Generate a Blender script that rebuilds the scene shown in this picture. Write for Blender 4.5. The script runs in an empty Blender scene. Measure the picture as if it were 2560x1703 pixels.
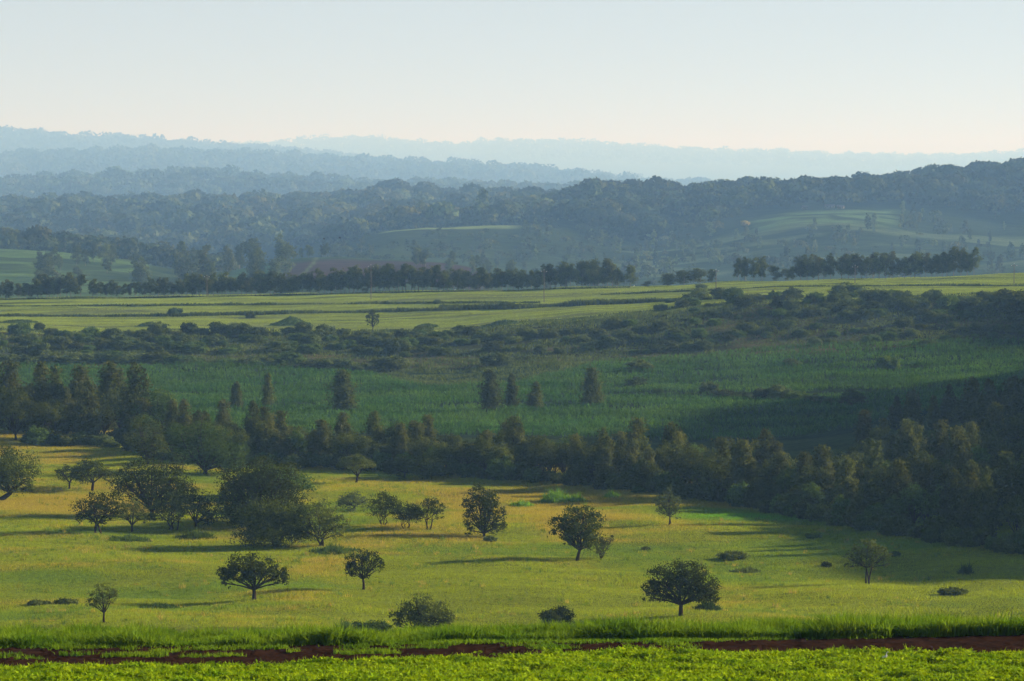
import bpy, math, random
import numpy as np

# ------------------------------------------------------------------ camera, world, sun, exposure
SC = bpy.context.scene
W, H, F = 1024.0, 681.0, 2844.0          # picture size and focal length in pixels
HORIZON = 190.0
PITCH = math.atan((H / 2 - HORIZON) / F)
cd = bpy.data.cameras.new('camera')
cd.sensor_width = 36.0
cd.lens = F / W * 36.0
cd.clip_start, cd.clip_end = 0.5, 120000.0
cd.dof.use_dof = True
cd.dof.focus_distance = 480.0
cd.dof.aperture_fstop = 6.3
cam = bpy.data.objects.new('camera', cd)
SC.collection.objects.link(cam)
cam.rotation_euler = (math.pi / 2 - PITCH, 0, 0)
SC.camera = cam

SUN_AZ, SUN_EL = math.radians(74), math.radians(19)     # azimuth clockwise from +Y
world = bpy.data.worlds.new('World')
SC.world = world
world.use_nodes = True
wn, wl = world.node_tree.nodes, world.node_tree.links
wn.clear()
sky = wn.new('ShaderNodeTexSky')
sky.sky_type = 'NISHITA'
sky.sun_disc = False
sky.sun_elevation = SUN_EL
sky.sun_rotation = SUN_AZ
sky.altitude = 1500
sky.air_density, sky.dust_density, sky.ozone_density = 1.0, 1.2, 1.5
bg = wn.new('ShaderNodeBackground')
bg.inputs['Strength'].default_value = 0.05
wo = wn.new('ShaderNodeOutputWorld')
veil = wn.new('ShaderNodeMix'); veil.data_type = 'RGBA'; veil.blend_type = 'MULTIPLY'; veil.inputs[0].default_value = 1
vc = wn.new('ShaderNodeTexCoord'); vm = wn.new('ShaderNodeVectorMath'); vm.operation = 'MULTIPLY'; vm.inputs[1].default_value = (3, 3, 22)
vn = wn.new('ShaderNodeTexNoise'); vn.inputs['Scale'].default_value = 1.6; vn.inputs['Detail'].default_value = 5
vr = wn.new('ShaderNodeMix'); vr.data_type = 'RGBA'                     # thin uneven high veil
vr.inputs[6].default_value = (0.76, 0.60, 0.66, 1); vr.inputs[7].default_value = (0.92, 0.74, 0.80, 1)
wl.new(vc.outputs['Generated'], vm.inputs[0]); wl.new(vm.outputs[0], vn.inputs['Vector']); wl.new(vn.outputs['Fac'], vr.inputs[0])
wl.new(vr.outputs[2], veil.inputs[7]); wl.new(sky.outputs[0], veil.inputs[6])
sx = wn.new('ShaderNodeSeparateXYZ'); wl.new(vc.outputs['Generated'], sx.inputs[0])
lo_ = wn.new('ShaderNodeMapRange'); lo_.interpolation_type = 'SMOOTHSTEP'
lo_.inputs[1].default_value, lo_.inputs[2].default_value, lo_.inputs[3].default_value, lo_.inputs[4].default_value = 0.0, 0.40, 0.92, 0.0
wl.new(sx.outputs['Z'], lo_.inputs[0])
low = wn.new('ShaderNodeMix'); low.data_type = 'RGBA'; low.inputs[7].default_value = (4.0, 4.5, 4.6, 1)    # whitish layer of vapour low in the sky
wl.new(lo_.outputs[0], low.inputs[0]); wl.new(veil.outputs[2], low.inputs[6]); wl.new(low.outputs[2], bg.inputs['Color'])
wl.new(bg.outputs[0], wo.inputs['Surface'])

sd = bpy.data.lights.new('sun', 'SUN')
sd.energy = 4.9
sd.angle = math.radians(1.0)
sd.color = (1.0, 0.89, 0.755)
sun = bpy.data.objects.new('sun', sd)
SC.collection.objects.link(sun)
sun.rotation_euler = (math.pi / 2 - SUN_EL, 0, -SUN_AZ + math.pi)

SC.view_settings.view_transform = 'Standard'
SC.view_settings.look = 'None'
SC.view_settings.exposure = 1.36
SC.view_settings.gamma = 1.0
SC.view_settings.use_curve_mapping = False
SC.render.engine = 'CYCLES'
cy = SC.cycles
cy.max_bounces, cy.diffuse_bounces, cy.glossy_bounces = 4, 2, 1
cy.transmission_bounces, cy.volume_bounces, cy.transparent_max_bounces = 2, 2, 4
cy.use_denoising = True
cy.caustics_reflective = cy.caustics_refractive = False

HAZE_DENSITY = 1.34e-4
HAZE_COLOR = (0.232, 0.465, 0.830)
HAZE_G = 0.12

# ------------------------------------------------------------------ small helpers
RNG = np.random.default_rng(7)


def link(o, parent=None):
    SC.collection.objects.link(o)
    if parent is not None:
        o.parent = parent
    return o


def tag(o, label=None, cat=None, group=None, kind=None):
    if label: o['label'] = label
    if cat: o['category'] = cat
    if group: o['group'] = group
    if kind: o['kind'] = kind
    return o


def mesh_np(name, V, F_, mat=None, col=None, smooth=False):
    """V (n,3); F_ (m,k) with k = 3 or 4"""
    V = np.asarray(V, np.float32); F_ = np.asarray(F_, np.int32)
    me = bpy.data.meshes.new(name)
    n, (m, k) = len(V), F_.shape
    me.vertices.add(n); me.vertices.foreach_set('co', V.ravel())
    me.loops.add(m * k); me.loops.foreach_set('vertex_index', F_.ravel())
    me.polygons.add(m)
    me.polygons.foreach_set('loop_start', np.arange(0, m * k, k, dtype=np.int32))
    if smooth:
        me.polygons.foreach_set('use_smooth', np.ones(m, bool))
    if col is not None:
        at = me.color_attributes.new('Col', 'FLOAT_COLOR', 'POINT')
        c4 = np.ones((n, 4), np.float32); c4[:, :3] = col
        at.data.foreach_set('color', c4.ravel())
    me.update(calc_edges=True)
    if mat: me.materials.append(mat)
    return me


def obj(name, me, parent=None):
    return link(bpy.data.objects.new(name, me), parent)


def vnoise(x, y, seed=0):
    """smooth value noise in 0..1"""
    x = np.asarray(x, float); y = np.asarray(y, float)
    xi, yi = np.floor(x).astype(np.int64), np.floor(y).astype(np.int64)
    fx, fy = x - xi, y - yi
    fx = fx * fx * (3 - 2 * fx); fy = fy * fy * (3 - 2 * fy)
    def h(a, b):
        n = (a * 374761393 + b * 668265263 + seed * 974711) & 0x7fffffff
        n = ((n ^ (n >> 13)) * 1274126177) & 0x7fffffff
        return ((n ^ (n >> 16)) & 0xffff) / 65535.0
    return (h(xi, yi) * (1 - fx) + h(xi + 1, yi) * fx) * (1 - fy) + (h(xi, yi + 1) * (1 - fx) + h(xi + 1, yi + 1) * fx) * fy


def fbm(x, y, seed=0, o=3):
    s = 0; a = 1; t = 0
    for i in range(o):
        s = s + a * vnoise(x * 2 ** i, y * 2 ** i, seed + i); t += a; a *= 0.5
    return s / t


def sstep(a, b, x):
    t = np.clip((np.asarray(x, float) - a) / (b - a), 0, 1)
    return t * t * (3 - 2 * t)


# ------------------------------------------------------------------ terrain height
CP, SP = math.cos(PITCH), math.sin(PITCH)


def ray(u, v):
    dx = (u - W / 2) / F; dy = -(v - H / 2) / F
    return dx, CP + SP * dy, -SP + CP * dy


def z_of(v, Y):                       # height seen at picture row v at distance Y
    _, ry, rz = ray(W / 2, np.asarray(v, float))
    return rz / ry * Y


US = np.arange(-2600, 3400, 8.0)
ROWS = []


def FY(Y):
    """stretch of the country beyond the field"""
    return Y + .42 * np.clip(np.asarray(Y, float) - 1300, 0, 2400)


def NY(Y):
    Y = np.asarray(Y, float)
    return np.where(Y < 1300, Y, np.where(Y < 1300 + 2400 * 1.42, 1300 + (Y - 1300) / 1.42, Y - 2400 * .42))


def row(Y, pts, sm=40, absz=False):
    Y = float(FY(Y))
    us = np.array([p[0] for p in pts], float); vs = np.array([p[1] for p in pts], float)
    z = np.interp(US, us, vs)
    if not absz: z = z_of(z, Y)
    k = int(sm / 8)
    if k > 0:
        g = np.exp(-0.5 * (np.arange(-3 * k, 3 * k + 1) / k) ** 2); g /= g.sum()
        z = np.convolve(np.pad(z, 3 * k, mode='edge'), g, mode='valid')
    ROWS.append((Y, z))


row(-60, [(0, -1.5)], absz=True)
row(0, [(0, -1.8)], absz=True)
row(40, [(0, -7.9)], absz=True)
row(78, [(0, 681.5)])
row(92, [(-400, 662), (0, 661), (430, 656), (700, 654), (1024, 648), (1500, 644)])
row(97, [(-400, 650), (0, 649), (430, 646), (700, 642), (1024, 636), (1500, 632)])
row(104, [(-400, 649), (0, 647), (430, 650), (700, 645), (1024, 643), (1500, 640)])
row(114, [(0, -19.5)], absz=True)
row(200, [(0, -38)], absz=True)
row(300, [(0, -48.6)], absz=True)
row(330, [(-400, -50.0), (0, -50.4), (512, -50.2), (1024, -50.4), (1500, -50)], absz=True)
row(400, [(-400, -51.6), (0, -52.0), (512, -52.3), (1024, -52.8), (1500, -52)], absz=True)
row(520, [(-400, -53.5), (0, -53.6), (512, -54.0), (800, -54.2), (1024, -51), (1500, -46)], absz=True)
row(600, [(-400, -54), (0, -54.0), (512, -55.0), (800, -55.5), (1024, -47), (1500, -40)], absz=True)
row(680, [(-400, -55), (0, -55.5), (512, -56.5), (800, -57), (1024, -51), (1500, -42)], absz=True)
row(770, [(-400, 402), (0, 400), (512, 401), (800, 398), (1024, 392), (1500, 380)])
row(870, [(-400, 366), (0, 367), (256, 369), (430, 373), (512, 368), (768, 359), (1024, 350), (1500, 345)])
row(960, [(-400, 331), (0, 332), (300, 333), (440, 333), (512, 326), (600, 318), (680, 308), (768, 301), (1024, 297), (1500, 290)], 20)
row(1080, [(-400, 314), (0, 316), (300, 313), (512, 306), (768, 289.5), (1024, 284), (1500, 278)], 20)
row(1200, [(-400, 302), (0, 299), (256, 295), (420, 291.5), (512, 290), (640, 286.5), (768, 281), (1024, 274.5), (1500, 268)], 20)
row(1270, [(-400, 302), (0, 301), (256, 298), (512, 295), (768, 288), (1024, 280), (1500, 272)], 20)
row(1550, [(-400, 296), (0, 297), (256, 299), (380, 296), (512, 306), (768, 312), (1024, 308), (1500, 300)])
row(1900, [(-400, 250), (0, 254), (70, 256), (128, 262), (200, 275), (270, 268), (320, 258.5), (400, 258), (450, 262), (520, 277), (600, 290), (768, 292), (1024, 284), (1500, 270)], 24)
row(2100, [(-400, 244), (0, 248), (100, 256), (200, 278), (270, 275), (330, 266), (400, 263), (520, 279), (600, 280), (768, 272), (1024, 268), (1500, 250)], 24)
row(2450, [(-400, 258), (0, 262), (256, 272), (330, 258), (375, 231), (430, 228.5), (480, 227.5), (540, 227), (640, 244), (740, 224), (800, 215), (860, 214), (930, 222), (1024, 230), (1500, 200)], 16)
row(2800, [(-400, 252), (0, 258), (256, 254), (380, 240), (512, 230), (590, 209), (640, 205), (700, 202), (780, 200), (850, 199), (920, 194), (980, 183), (1024, 178), (1500, 165)], 16)
row(3000, [(-400, 240), (0, 240), (256, 238), (512, 222), (600, 213), (768, 212), (1024, 196), (1500, 175)], 24)
row(3700, [(-400, 210), (0, 217), (60, 214), (128, 213), (256, 213), (330, 211), (370, 205), (420, 204), (480, 207), (560, 211), (640, 213), (1024, 212), (1500, 195)], 16)
row(4400, [(-400, 214), (0, 217), (512, 214), (1024, 212), (1500, 205)])
row(7000, [(-400, 180), (0, 194), (60, 190), (120, 187), (180, 184), (256, 189), (330, 192), (420, 196), (512, 199), (1024, 202), (1500, 190)], 16)
row(8200, [(-400, 195), (0, 202), (512, 204), (1024, 206), (1500, 200)])
row(12000, [(-400, 150), (0, 166), (128, 161), (200, 162), (256, 164), (330, 168), (430, 172), (500, 177), (560, 181), (640, 192), (1024, 200), (1500, 180)], 16)
row(13500, [(-400, 160), (0, 172), (256, 172), (512, 186), (1024, 202), (1500, 190)])
row(17000, [(-400, 118), (0, 138), (40, 143), (90, 146), (130, 148), (180, 151), (230, 155), (270, 157), (320, 163), (430, 174), (560, 186), (1024, 200), (1500, 185)], 16)
row(21000, [(-400, 165), (0, 172), (512, 178), (1024, 182), (1500, 175)])
row(29000, [(-400, 150), (200, 154), (270, 150), (300, 146), (340, 144), (400, 147), (440, 151), (480, 149), (540, 147), (600, 150), (660, 155), (768, 159), (880, 162), (950, 163), (1000, 160), (1024, 159), (1500, 150)], 16)
row(36000, [(-400, 160), (512, 165), (1500, 165)])
row(52000, [(-400, 180), (1500, 180)])
RY = np.array([r[0] for r in ROWS], float)
RZ = np.array([r[1] for r in ROWS])          # K x U
_h = np.diff(RY)
_d = np.diff(RZ, axis=0) / _h[:, None]
RM = np.zeros_like(RZ)                       # monotone slopes
for k in range(1, len(RY) - 1):
    w1, w2 = 2 * _h[k] + _h[k - 1], _h[k] + 2 * _h[k - 1]
    same = _d[k - 1] * _d[k] > 0
    with np.errstate(divide='ignore', invalid='ignore'):
        RM[k] = np.where(same, (w1 + w2) / (w1 / _d[k - 1] + w2 / _d[k]), 0)
RM[0], RM[-1] = _d[0], _d[-1]


def col_of(X, Y):
    return W / 2 + F * X / np.maximum(Y, 60.0)


def height(X, Y):
    X, Y = np.broadcast_arrays(np.asarray(X, float), np.asarray(Y, float))
    Yc = np.clip(Y, RY[0], RY[-1] - 1e-6)
    u = np.clip(col_of(X, Y), US[0], US[-1] - 1e-6)
    fi = (u - US[0]) / 8.0
    i = np.clip(fi.astype(int), 0, len(US) - 2); f = fi - i
    k = np.clip(np.searchsorted(RY, Yc, side='right') - 1, 0, len(RY) - 2)
    g = lambda A, kk: A[kk, i] * (1 - f) + A[kk, i + 1] * f
    h = RY[k + 1] - RY[k]; t = (Yc - RY[k]) / h
    z0, z1, m0, m1 = g(RZ, k), g(RZ, k + 1), g(RM, k) * h, g(RM, k + 1) * h
    t2, t3 = t * t, t * t * t
    z = (2 * t3 - 3 * t2 + 1) * z0 + (t3 - 2 * t2 + t) * m0 + (-2 * t3 + 3 * t2) * z1 + (t3 - t2) * m1
    # unseen hill added beyond the right edge, its height shaped to shade the valley
    Hh = np.interp(Y, [392, 412, 440, 520, 560, 600, 650, 700, 790, 840, 868, 890, 925, 985, 1070], [0, 24, 81, 83, 75, 78, 90, 103, 103, 78, 56, 58, 70, 70, 0])
    z = z + Hh * np.exp(-((X - 300 - (Y - 500) * .18) / 105) ** 2)
    # small relief
    a = np.clip((Y - 60) / 300, 0, 1)
    z = z + a * (vnoise(X / 23, Y / 30, 11) - .5) * 1.3 + a * (vnoise(X / 13, Y / 12, 13) - .5) * .55 + a * (vnoise(X / 7, Y / 9, 12) - .5) * 0.25
    far = sstep(1400, 2200, Y)
    z = z + far * (fbm(X / 90, Y / 120, 21) - .5) * 9 + sstep(4000, 8000, Y) * (fbm(X / 260, Y / 300, 22) - .5) * 26
    return z


def hit(u, v, y0=60, y1=50000, n=2700):
    """the first ground point seen at picture position (u, v) between two distances"""
    rx, ry, rz = ray(u, v)
    Y = np.geomspace(y0, y1, n); X = rx / ry * Y
    d = rz / ry * Y - height(X, Y)
    b = np.nonzero(d <= 0)[0]
    j = b[0] if len(b) else int(np.argmin(d))
    return float(X[j]), float(Y[j]), float(height(X[j], Y[j]))


# ------------------------------------------------------------------ materials
def new_mat(name):
    m = bpy.data.materials.new(name); m.use_nodes = True
    m.node_tree.nodes.clear()
    return m, m.node_tree.nodes, m.node_tree.links


def leaf_mat(name, c1, c2, scale=0.6, transl=0.35, rnd=0.35, attr=False):
    """foliage: diffuse with light coming through, colour varying from clump to clump and plant to plant"""
    m, n, l = new_mat(name)
    geo = n.new('ShaderNodeNewGeometry')
    no = n.new('ShaderNodeTexNoise'); no.inputs['Scale'].default_value = scale; no.inputs['Detail'].default_value = 3
    l.new(geo.outputs['Position'], no.inputs['Vector'])
    ramp = n.new('ShaderNodeMapRange'); ramp.inputs[1].default_value = .32; ramp.inputs[2].default_value = .68
    l.new(no.outputs['Fac'], ramp.inputs[0])
    mix = n.new('ShaderNodeMix'); mix.data_type = 'RGBA'
    mix.inputs[6].default_value = (*c1, 1); mix.inputs[7].default_value = (*c2, 1)
    l.new(ramp.outputs[0], mix.inputs[0])
    out = mix.outputs[2]
    if attr:
        at = n.new('ShaderNodeAttribute'); at.attribute_name = 'Col'
        mu = n.new('ShaderNodeMix'); mu.data_type = 'RGBA'; mu.blend_type = 'MULTIPLY'; mu.inputs[0].default_value = 1
        l.new(out, mu.inputs[6]); l.new(at.outputs['Color'], mu.inputs[7]); out = mu.outputs[2]
    oi = n.new('ShaderNodeObjectInfo')
    mr = n.new('ShaderNodeMapRange'); mr.inputs[3].default_value = 1 - rnd; mr.inputs[4].default_value = 1 + rnd
    l.new(oi.outputs['Random'], mr.inputs[0])
    ri = n.new('ShaderNodeMapRange'); ri.inputs[3].default_value = .7; ri.inputs[4].default_value = 1.3
    l.new(geo.outputs['Random Per Island'], ri.inputs[0])
    mm = n.new('ShaderNodeMath'); mm.operation = 'MULTIPLY'
    l.new(mr.outputs[0], mm.inputs[0]); l.new(ri.outputs[0], mm.inputs[1])
    sc = n.new('ShaderNodeVectorMath'); sc.operation = 'SCALE'
    l.new(out, sc.inputs[0]); l.new(mm.outputs[0], sc.inputs['Scale'])
    d = n.new('ShaderNodeBsdfDiffuse'); t = n.new('ShaderNodeBsdfTranslucent')
    l.new(sc.outputs[0], d.inputs['Color'])
    tint = n.new('ShaderNodeMix'); tint.data_type = 'RGBA'; tint.blend_type = 'MULTIPLY'; tint.inputs[0].default_value = 1
    tint.inputs[7].default_value = (1.25, 1.2, 0.55, 1)
    l.new(sc.outputs[0], tint.inputs[6]); l.new(tint.outputs[2], t.inputs['Color'])
    ms = n.new('ShaderNodeMixShader'); ms.inputs[0].default_value = transl
    l.new(d.outputs[0], ms.inputs[1]); l.new(t.outputs[0], ms.inputs[2])
    o = n.new('ShaderNodeOutputMaterial'); l.new(ms.outputs[0], o.inputs['Surface'])
    return m


def plain_mat(name, c, rough=0.9, var=0.3, scale=8.0):
    m, n, l = new_mat(name)
    p = n.new('ShaderNodeBsdfPrincipled'); p.inputs['Roughness'].default_value = rough
    p.inputs['Specular IOR Level'].default_value = 0.0 if rough > .7 else .3
    tc = n.new('ShaderNodeTexCoord')
    no = n.new('ShaderNodeTexNoise'); no.inputs['Scale'].default_value = scale; no.inputs['Detail'].default_value = 6
    l.new(tc.outputs['Object'], no.inputs['Vector'])
    bu = n.new('ShaderNodeBump'); bu.inputs['Strength'].default_value = .8; bu.inputs['Distance'].default_value = .3 / scale
    l.new(no.outputs['Fac'], bu.inputs['Height']); l.new(bu.outputs[0], p.inputs['Normal'])
    mr = n.new('ShaderNodeMapRange'); mr.inputs[3].default_value = 1 - var; mr.inputs[4].default_value = 1 + var
    l.new(no.outputs['Fac'], mr.inputs[0])
    sc = n.new('ShaderNodeVectorMath'); sc.operation = 'SCALE'; sc.inputs[0].default_value = c
    l.new(mr.outputs[0], sc.inputs['Scale']); l.new(sc.outputs[0], p.inputs['Base Color'])
    o = n.new('ShaderNodeOutputMaterial'); l.new(p.outputs[0], o.inputs['Surface'])
    return m


def ground_mat():
    m, n, l = new_mat('soil and turf')
    at = n.new('ShaderNodeAttribute'); at.attribute_name = 'Col'
    geo = n.new('ShaderNodeNewGeometry')
    res = []
    for s, vec in ((0.9, (1, 1, 1)), (0.12, (0.35, 1, 1))):
        mp = n.new('ShaderNodeVectorMath'); mp.operation = 'MULTIPLY'; mp.inputs[1].default_value = vec
        l.new(geo.outputs['Position'], mp.inputs[0])
        no = n.new('ShaderNodeTexNoise'); no.inputs['Scale'].default_value = s; no.inputs['Detail'].default_value = 5
        l.new(mp.outputs[0], no.inputs['Vector'])
        mr = n.new('ShaderNodeMapRange'); mr.inputs[1].default_value = .25; mr.inputs[2].default_value = .75
        mr.inputs[3].default_value = .68; mr.inputs[4].default_value = 1.32
        l.new(no.outputs['Fac'], mr.inputs[0]); res.append(mr)
    mm = n.new('ShaderNodeMath'); mm.operation = 'MULTIPLY'
    l.new(res[0].outputs[0], mm.inputs[0]); l.new(res[1].outputs[0], mm.inputs[1])
    sc = n.new('ShaderNodeVectorMath'); sc.operation = 'SCALE'
    l.new(at.outputs['Color'], sc.inputs[0]); l.new(mm.outputs[0], sc.inputs['Scale'])
    d = n.new('ShaderNodeBsdfDiffuse'); d.inputs['Roughness'].default_value = 1.0
    l.new(sc.outputs[0], d.inputs['Color'])
    no = n.new('ShaderNodeTexNoise'); no.inputs['Scale'].default_value = 1.6; no.inputs['Detail'].default_value = 4
    l.new(geo.outputs['Position'], no.inputs['Vector'])
    b = n.new('ShaderNodeBump'); b.inputs['Strength'].default_value = 1.0; b.inputs['Distance'].default_value = 0.5
    l.new(no.outputs['Fac'], b.inputs['Height']); l.new(b.outputs[0], d.inputs['Normal'])
    o = n.new('ShaderNodeOutputMaterial'); l.new(d.outputs[0], o.inputs['Surface'])
    return m


M = dict(
    ground=ground_mat(),
    grass=leaf_mat('meadow grass blades', (1, 1, 1), (1, 1, 1), 0.4, 0.45, 0.0, True),
    crop=leaf_mat('young crop leaves', (.125, .245, .010), (.27, .38, .012), 1.3, 0.35, 0.0),
    bank=leaf_mat('long bank grass', (.085, .18, .014), (.17, .27, .020), 0.5, 0.40, 0.0),
    maize=leaf_mat('maize leaves', (.035, .105, .022), (.070, .155, .030), 0.05, 0.30, 0.0, True),
    dark=leaf_mat('dark olive leaves', (.032, .048, .008), (.068, .090, .014), 0.5, 0.25),
    olive=leaf_mat('olive leaves', (.044, .064, .014), (.088, .112, .026), 0.5, 0.28),
    fresh=leaf_mat('fresh green leaves', (.050, .095, .022), (.090, .150, .032), 0.4, 0.35),
    reed=leaf_mat('bright reed leaves', (.10, .22, .025), (.14, .28, .03), 0.8, 0.45, 0.1),
    straw=leaf_mat('pale yellow blossom', (.30, .26, .09), (.36, .32, .12), .5, .3, .1),
    pale=leaf_mat('pale grey green leaves', (.060, .090, .040), (.11, .15, .065), 0.5, 0.3),
    feather=leaf_mat('feathery brown green foliage', (.050, .072, .020), (.100, .112, .036), 0.35, 0.38),
    scrub=leaf_mat('scrub leaves', (.050, .080, .022), (.100, .138, .038), 0.15, 0.25),
    far=leaf_mat('far wood leaves', (.030, .050, .022), (.060, .085, .030), 0.012, 0.2, .35, True),
    bark=plain_mat('grey brown bark', (.035, .026, .018)),
    palebark=plain_mat('pale bark', (.17, .15, .12)),
    track=plain_mat('red brown earth', (.024, .0125, .008), 1.0, .55, 0.8),
    pole=plain_mat('weathered timber', (.12, .105, .085)),
    steel=plain_mat('galvanised steel', (.45, .45, .45), .5),
    white=plain_mat('white feathers', (.80, .79, .75), .8, .05),
    beak=plain_mat('yellow beak', (.55, .33, .05), .5, .1),
    black=plain_mat('black feathers', (.02, .02, .022), .8, .1),
    wall=plain_mat('pale plaster', (.20, .19, .17)),
    roof=plain_mat('corrugated iron roof', (.13, .13, .14), .8, .15),
    shutter=plain_mat('dark timber door', (.06, .05, .04)),
)


# ------------------------------------------------------------------ ground
def meadow_end(u):
    """distance at which the meadow gives way to the wood"""
    return np.interp(u, [0, 300, 500, 600, 700, 800, 900, 1024], [668, 655, 600, 570, 530, 500, 480, 468])


def ground_colour(X, Y, u, v):
    """base colour of the ground by land use"""
    n1 = fbm(X / 26, Y / 60, 31); n2 = fbm(X / 9, Y / 16, 32)
    Y = NY(Y)
    c = np.empty(X.shape + (3,))
    c[:] = (.045, .070, .022)
    def put(mask, col):
        m = np.clip(mask, 0, 1)[..., None]
        c[:] = c * (1 - m) + np.asarray(col) * m
    straw = sstep(.50, .72, n1 * .6 + n2 * .4 + 0.22 * sstep(370, 500, Y) - .15 + .34 * (fbm(X / 15, Y / 4.5, 33) - .5) + .06 * sstep(300, 420, u) * (1 - sstep(620, 800, u)) * sstep(360, 420, Y) + .07 * sstep(430, 470, Y) * (1 - sstep(560, 760, u)))
    me = meadow_end(u)
    mead = sstep(108, 125, Y) * (1 - sstep(me, me + 14, Y))
    put(mead, (.17, .21, .024))
    put(mead * straw, (.27, .21, .055))
    put(mead * sstep(.55, .75, fbm(X / 30, Y / 16, 35)) * .7, (.10, .19, .028))
    put(1 - sstep(86, 90, Y), (.06, .07, .015))
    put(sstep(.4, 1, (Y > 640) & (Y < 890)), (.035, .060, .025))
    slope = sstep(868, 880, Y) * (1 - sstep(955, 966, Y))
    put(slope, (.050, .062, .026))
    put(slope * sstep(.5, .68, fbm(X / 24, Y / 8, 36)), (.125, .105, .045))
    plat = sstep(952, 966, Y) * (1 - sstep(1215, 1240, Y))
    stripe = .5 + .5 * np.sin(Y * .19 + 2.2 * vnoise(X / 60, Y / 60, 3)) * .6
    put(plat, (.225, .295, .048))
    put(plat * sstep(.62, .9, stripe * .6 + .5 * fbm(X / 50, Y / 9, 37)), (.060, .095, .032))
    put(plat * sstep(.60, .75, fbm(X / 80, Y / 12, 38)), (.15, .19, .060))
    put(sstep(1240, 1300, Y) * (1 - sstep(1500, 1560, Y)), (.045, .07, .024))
    # valley fields
    vf = sstep(1500, 1600, Y) * (1 - sstep(2150, 2250, Y))
    put(vf, (.045, .075, .026))
    put(vf * (u < 150) * sstep(.35, .55, fbm(X / 60, Y / 40, 39)), (.09, .16, .045))
    put(vf * sstep(265, 285, u) * (1 - sstep(470, 500, u)) * sstep(1660, 1690, Y) * (1 - sstep(1880, 1895, Y)), (.062, .036, .028))
    put(vf * sstep(225, 240, u) * (1 - sstep(275, 290, u)) * sstep(1640, 1700, Y), (.06, .13, .05))
    put(np.exp(-((u - (300 + (Y - 1700) * .08)) / 2.2) ** 2) * vf * sstep(1660, 1700, Y), (.12, .15, .06))
    put(sstep(2250, 2300, Y), (.035, .055, .020))
    hf = sstep(375, 395, u) * (1 - sstep(505, 530, u)) * sstep(2440, 2450, Y) * (1 - sstep(2500, 2530, Y))
    put(hf, (.20, .27, .075))
    hb = sstep(740, 765, u) * (1 - sstep(885, 910, u)) * sstep(2330, 2380, Y) * (1 - sstep(2500, 2530, Y))
    put(hb * sstep(.30, .55, fbm(X / 45, Y / 22, 42)), (.125, .21, .07))
    hs = sstep(600, 650, u) * sstep(2080, 2150, Y) * (1 - sstep(2350, 2400, Y))
    put(hs * sstep(.45, .65, fbm(X / 70, Y / 25, 41)), (.12, .165, .06))
    return c


def build_ground():
    us = np.concatenate([np.arange(-2400, -80, 40), np.arange(-80, 1104, 3.2), np.arange(1104, 3300, 30)])
    ys = np.concatenate([np.arange(-60, 60, 4.0), 60 * np.exp(np.arange(0, math.log(51900 / 60), 0.0066))])
    U, Y = np.meshgrid(us, ys)
    X = (U - W / 2) / F * np.maximum(Y, 60.0)
    Z = height(X, Y)
    V = np.stack([X, Y, Z], -1).reshape(-1, 3)
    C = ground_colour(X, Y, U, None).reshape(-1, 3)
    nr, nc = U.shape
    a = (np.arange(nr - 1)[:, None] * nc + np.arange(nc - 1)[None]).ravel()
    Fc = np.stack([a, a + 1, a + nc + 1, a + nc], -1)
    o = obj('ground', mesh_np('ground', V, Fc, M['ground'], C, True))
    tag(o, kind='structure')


build_ground()


def track_edges(u):
    lo = np.interp(u, [-300, 0, 300, 430, 600, 800, 1024, 1300], [92.3, 92.6, 93.8, 94.2, 94.6, 92.6, 91.2, 90.5])
    hi = np.interp(u, [-300, 0, 300, 430, 600, 800, 1024, 1300], [96.6, 96.4, 96.2, 96.0, 96.0, 96.4, 97.0, 97.4])
    return lo, hi


def build_track():
    us = np.arange(-500, 1500, 2.0); t = np.linspace(0, 1, 60)
    lo, hi = track_edges(us)
    lo = lo - 12.0; hi = hi + .6
    Y = lo[None] + (hi - lo)[None] * t[:, None] + (vnoise(us / 14, us * 0, 50)[None] - .5) * .5
    X = (us[None] - W / 2) / F * Y
    Z = height(X, Y) + .012 + .13 * (vnoise(X / .30, Y / .22, 51) * .6 + vnoise(X / .12, Y / .1, 52) * .4 - .42).clip(0) - .05 * np.exp(-((t[:, None] - .74) / .05) ** 2) - .05 * np.exp(-((t[:, None] - .9) / .05) ** 2) + .05
    nr, nc = X.shape
    a = (np.arange(nr - 1)[:, None] * nc + np.arange(nc - 1)[None]).ravel()
    o = obj('dirt_track', mesh_np('dirt_track', np.stack([X, Y, Z], -1).reshape(-1, 3), np.stack([a, a + 1, a + nc + 1, a + nc], -1), M['track'], None, True))
    tag(o, kind='structure')


build_track()


# ------------------------------------------------------------------ blades and leaves
def norm(a):
    return a / np.maximum(np.linalg.norm(a, axis=-1, keepdims=True), 1e-9)


def quads_at(P, N, size, rng, elong=1.6):
    """one diamond shaped leaf at each point, facing roughly along N"""
    n = len(P)
    R = norm(rng.normal(size=(n, 3)))
    A = norm(np.cross(N, R)); B = norm(np.cross(N, A))
    s = (size * (0.6 + 0.8 * rng.random(n)))[:, None] if np.ndim(size) == 0 else (np.asarray(size) * (0.6 + 0.8 * rng.random(n)))[:, None]
    a, b = A * s * .5 * elong, B * s * .5
    V = np.stack([P - a, P + b, P + a, P - b], 1).reshape(-1, 3)
    return V, np.arange(4 * n).reshape(-1, 4)


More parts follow.
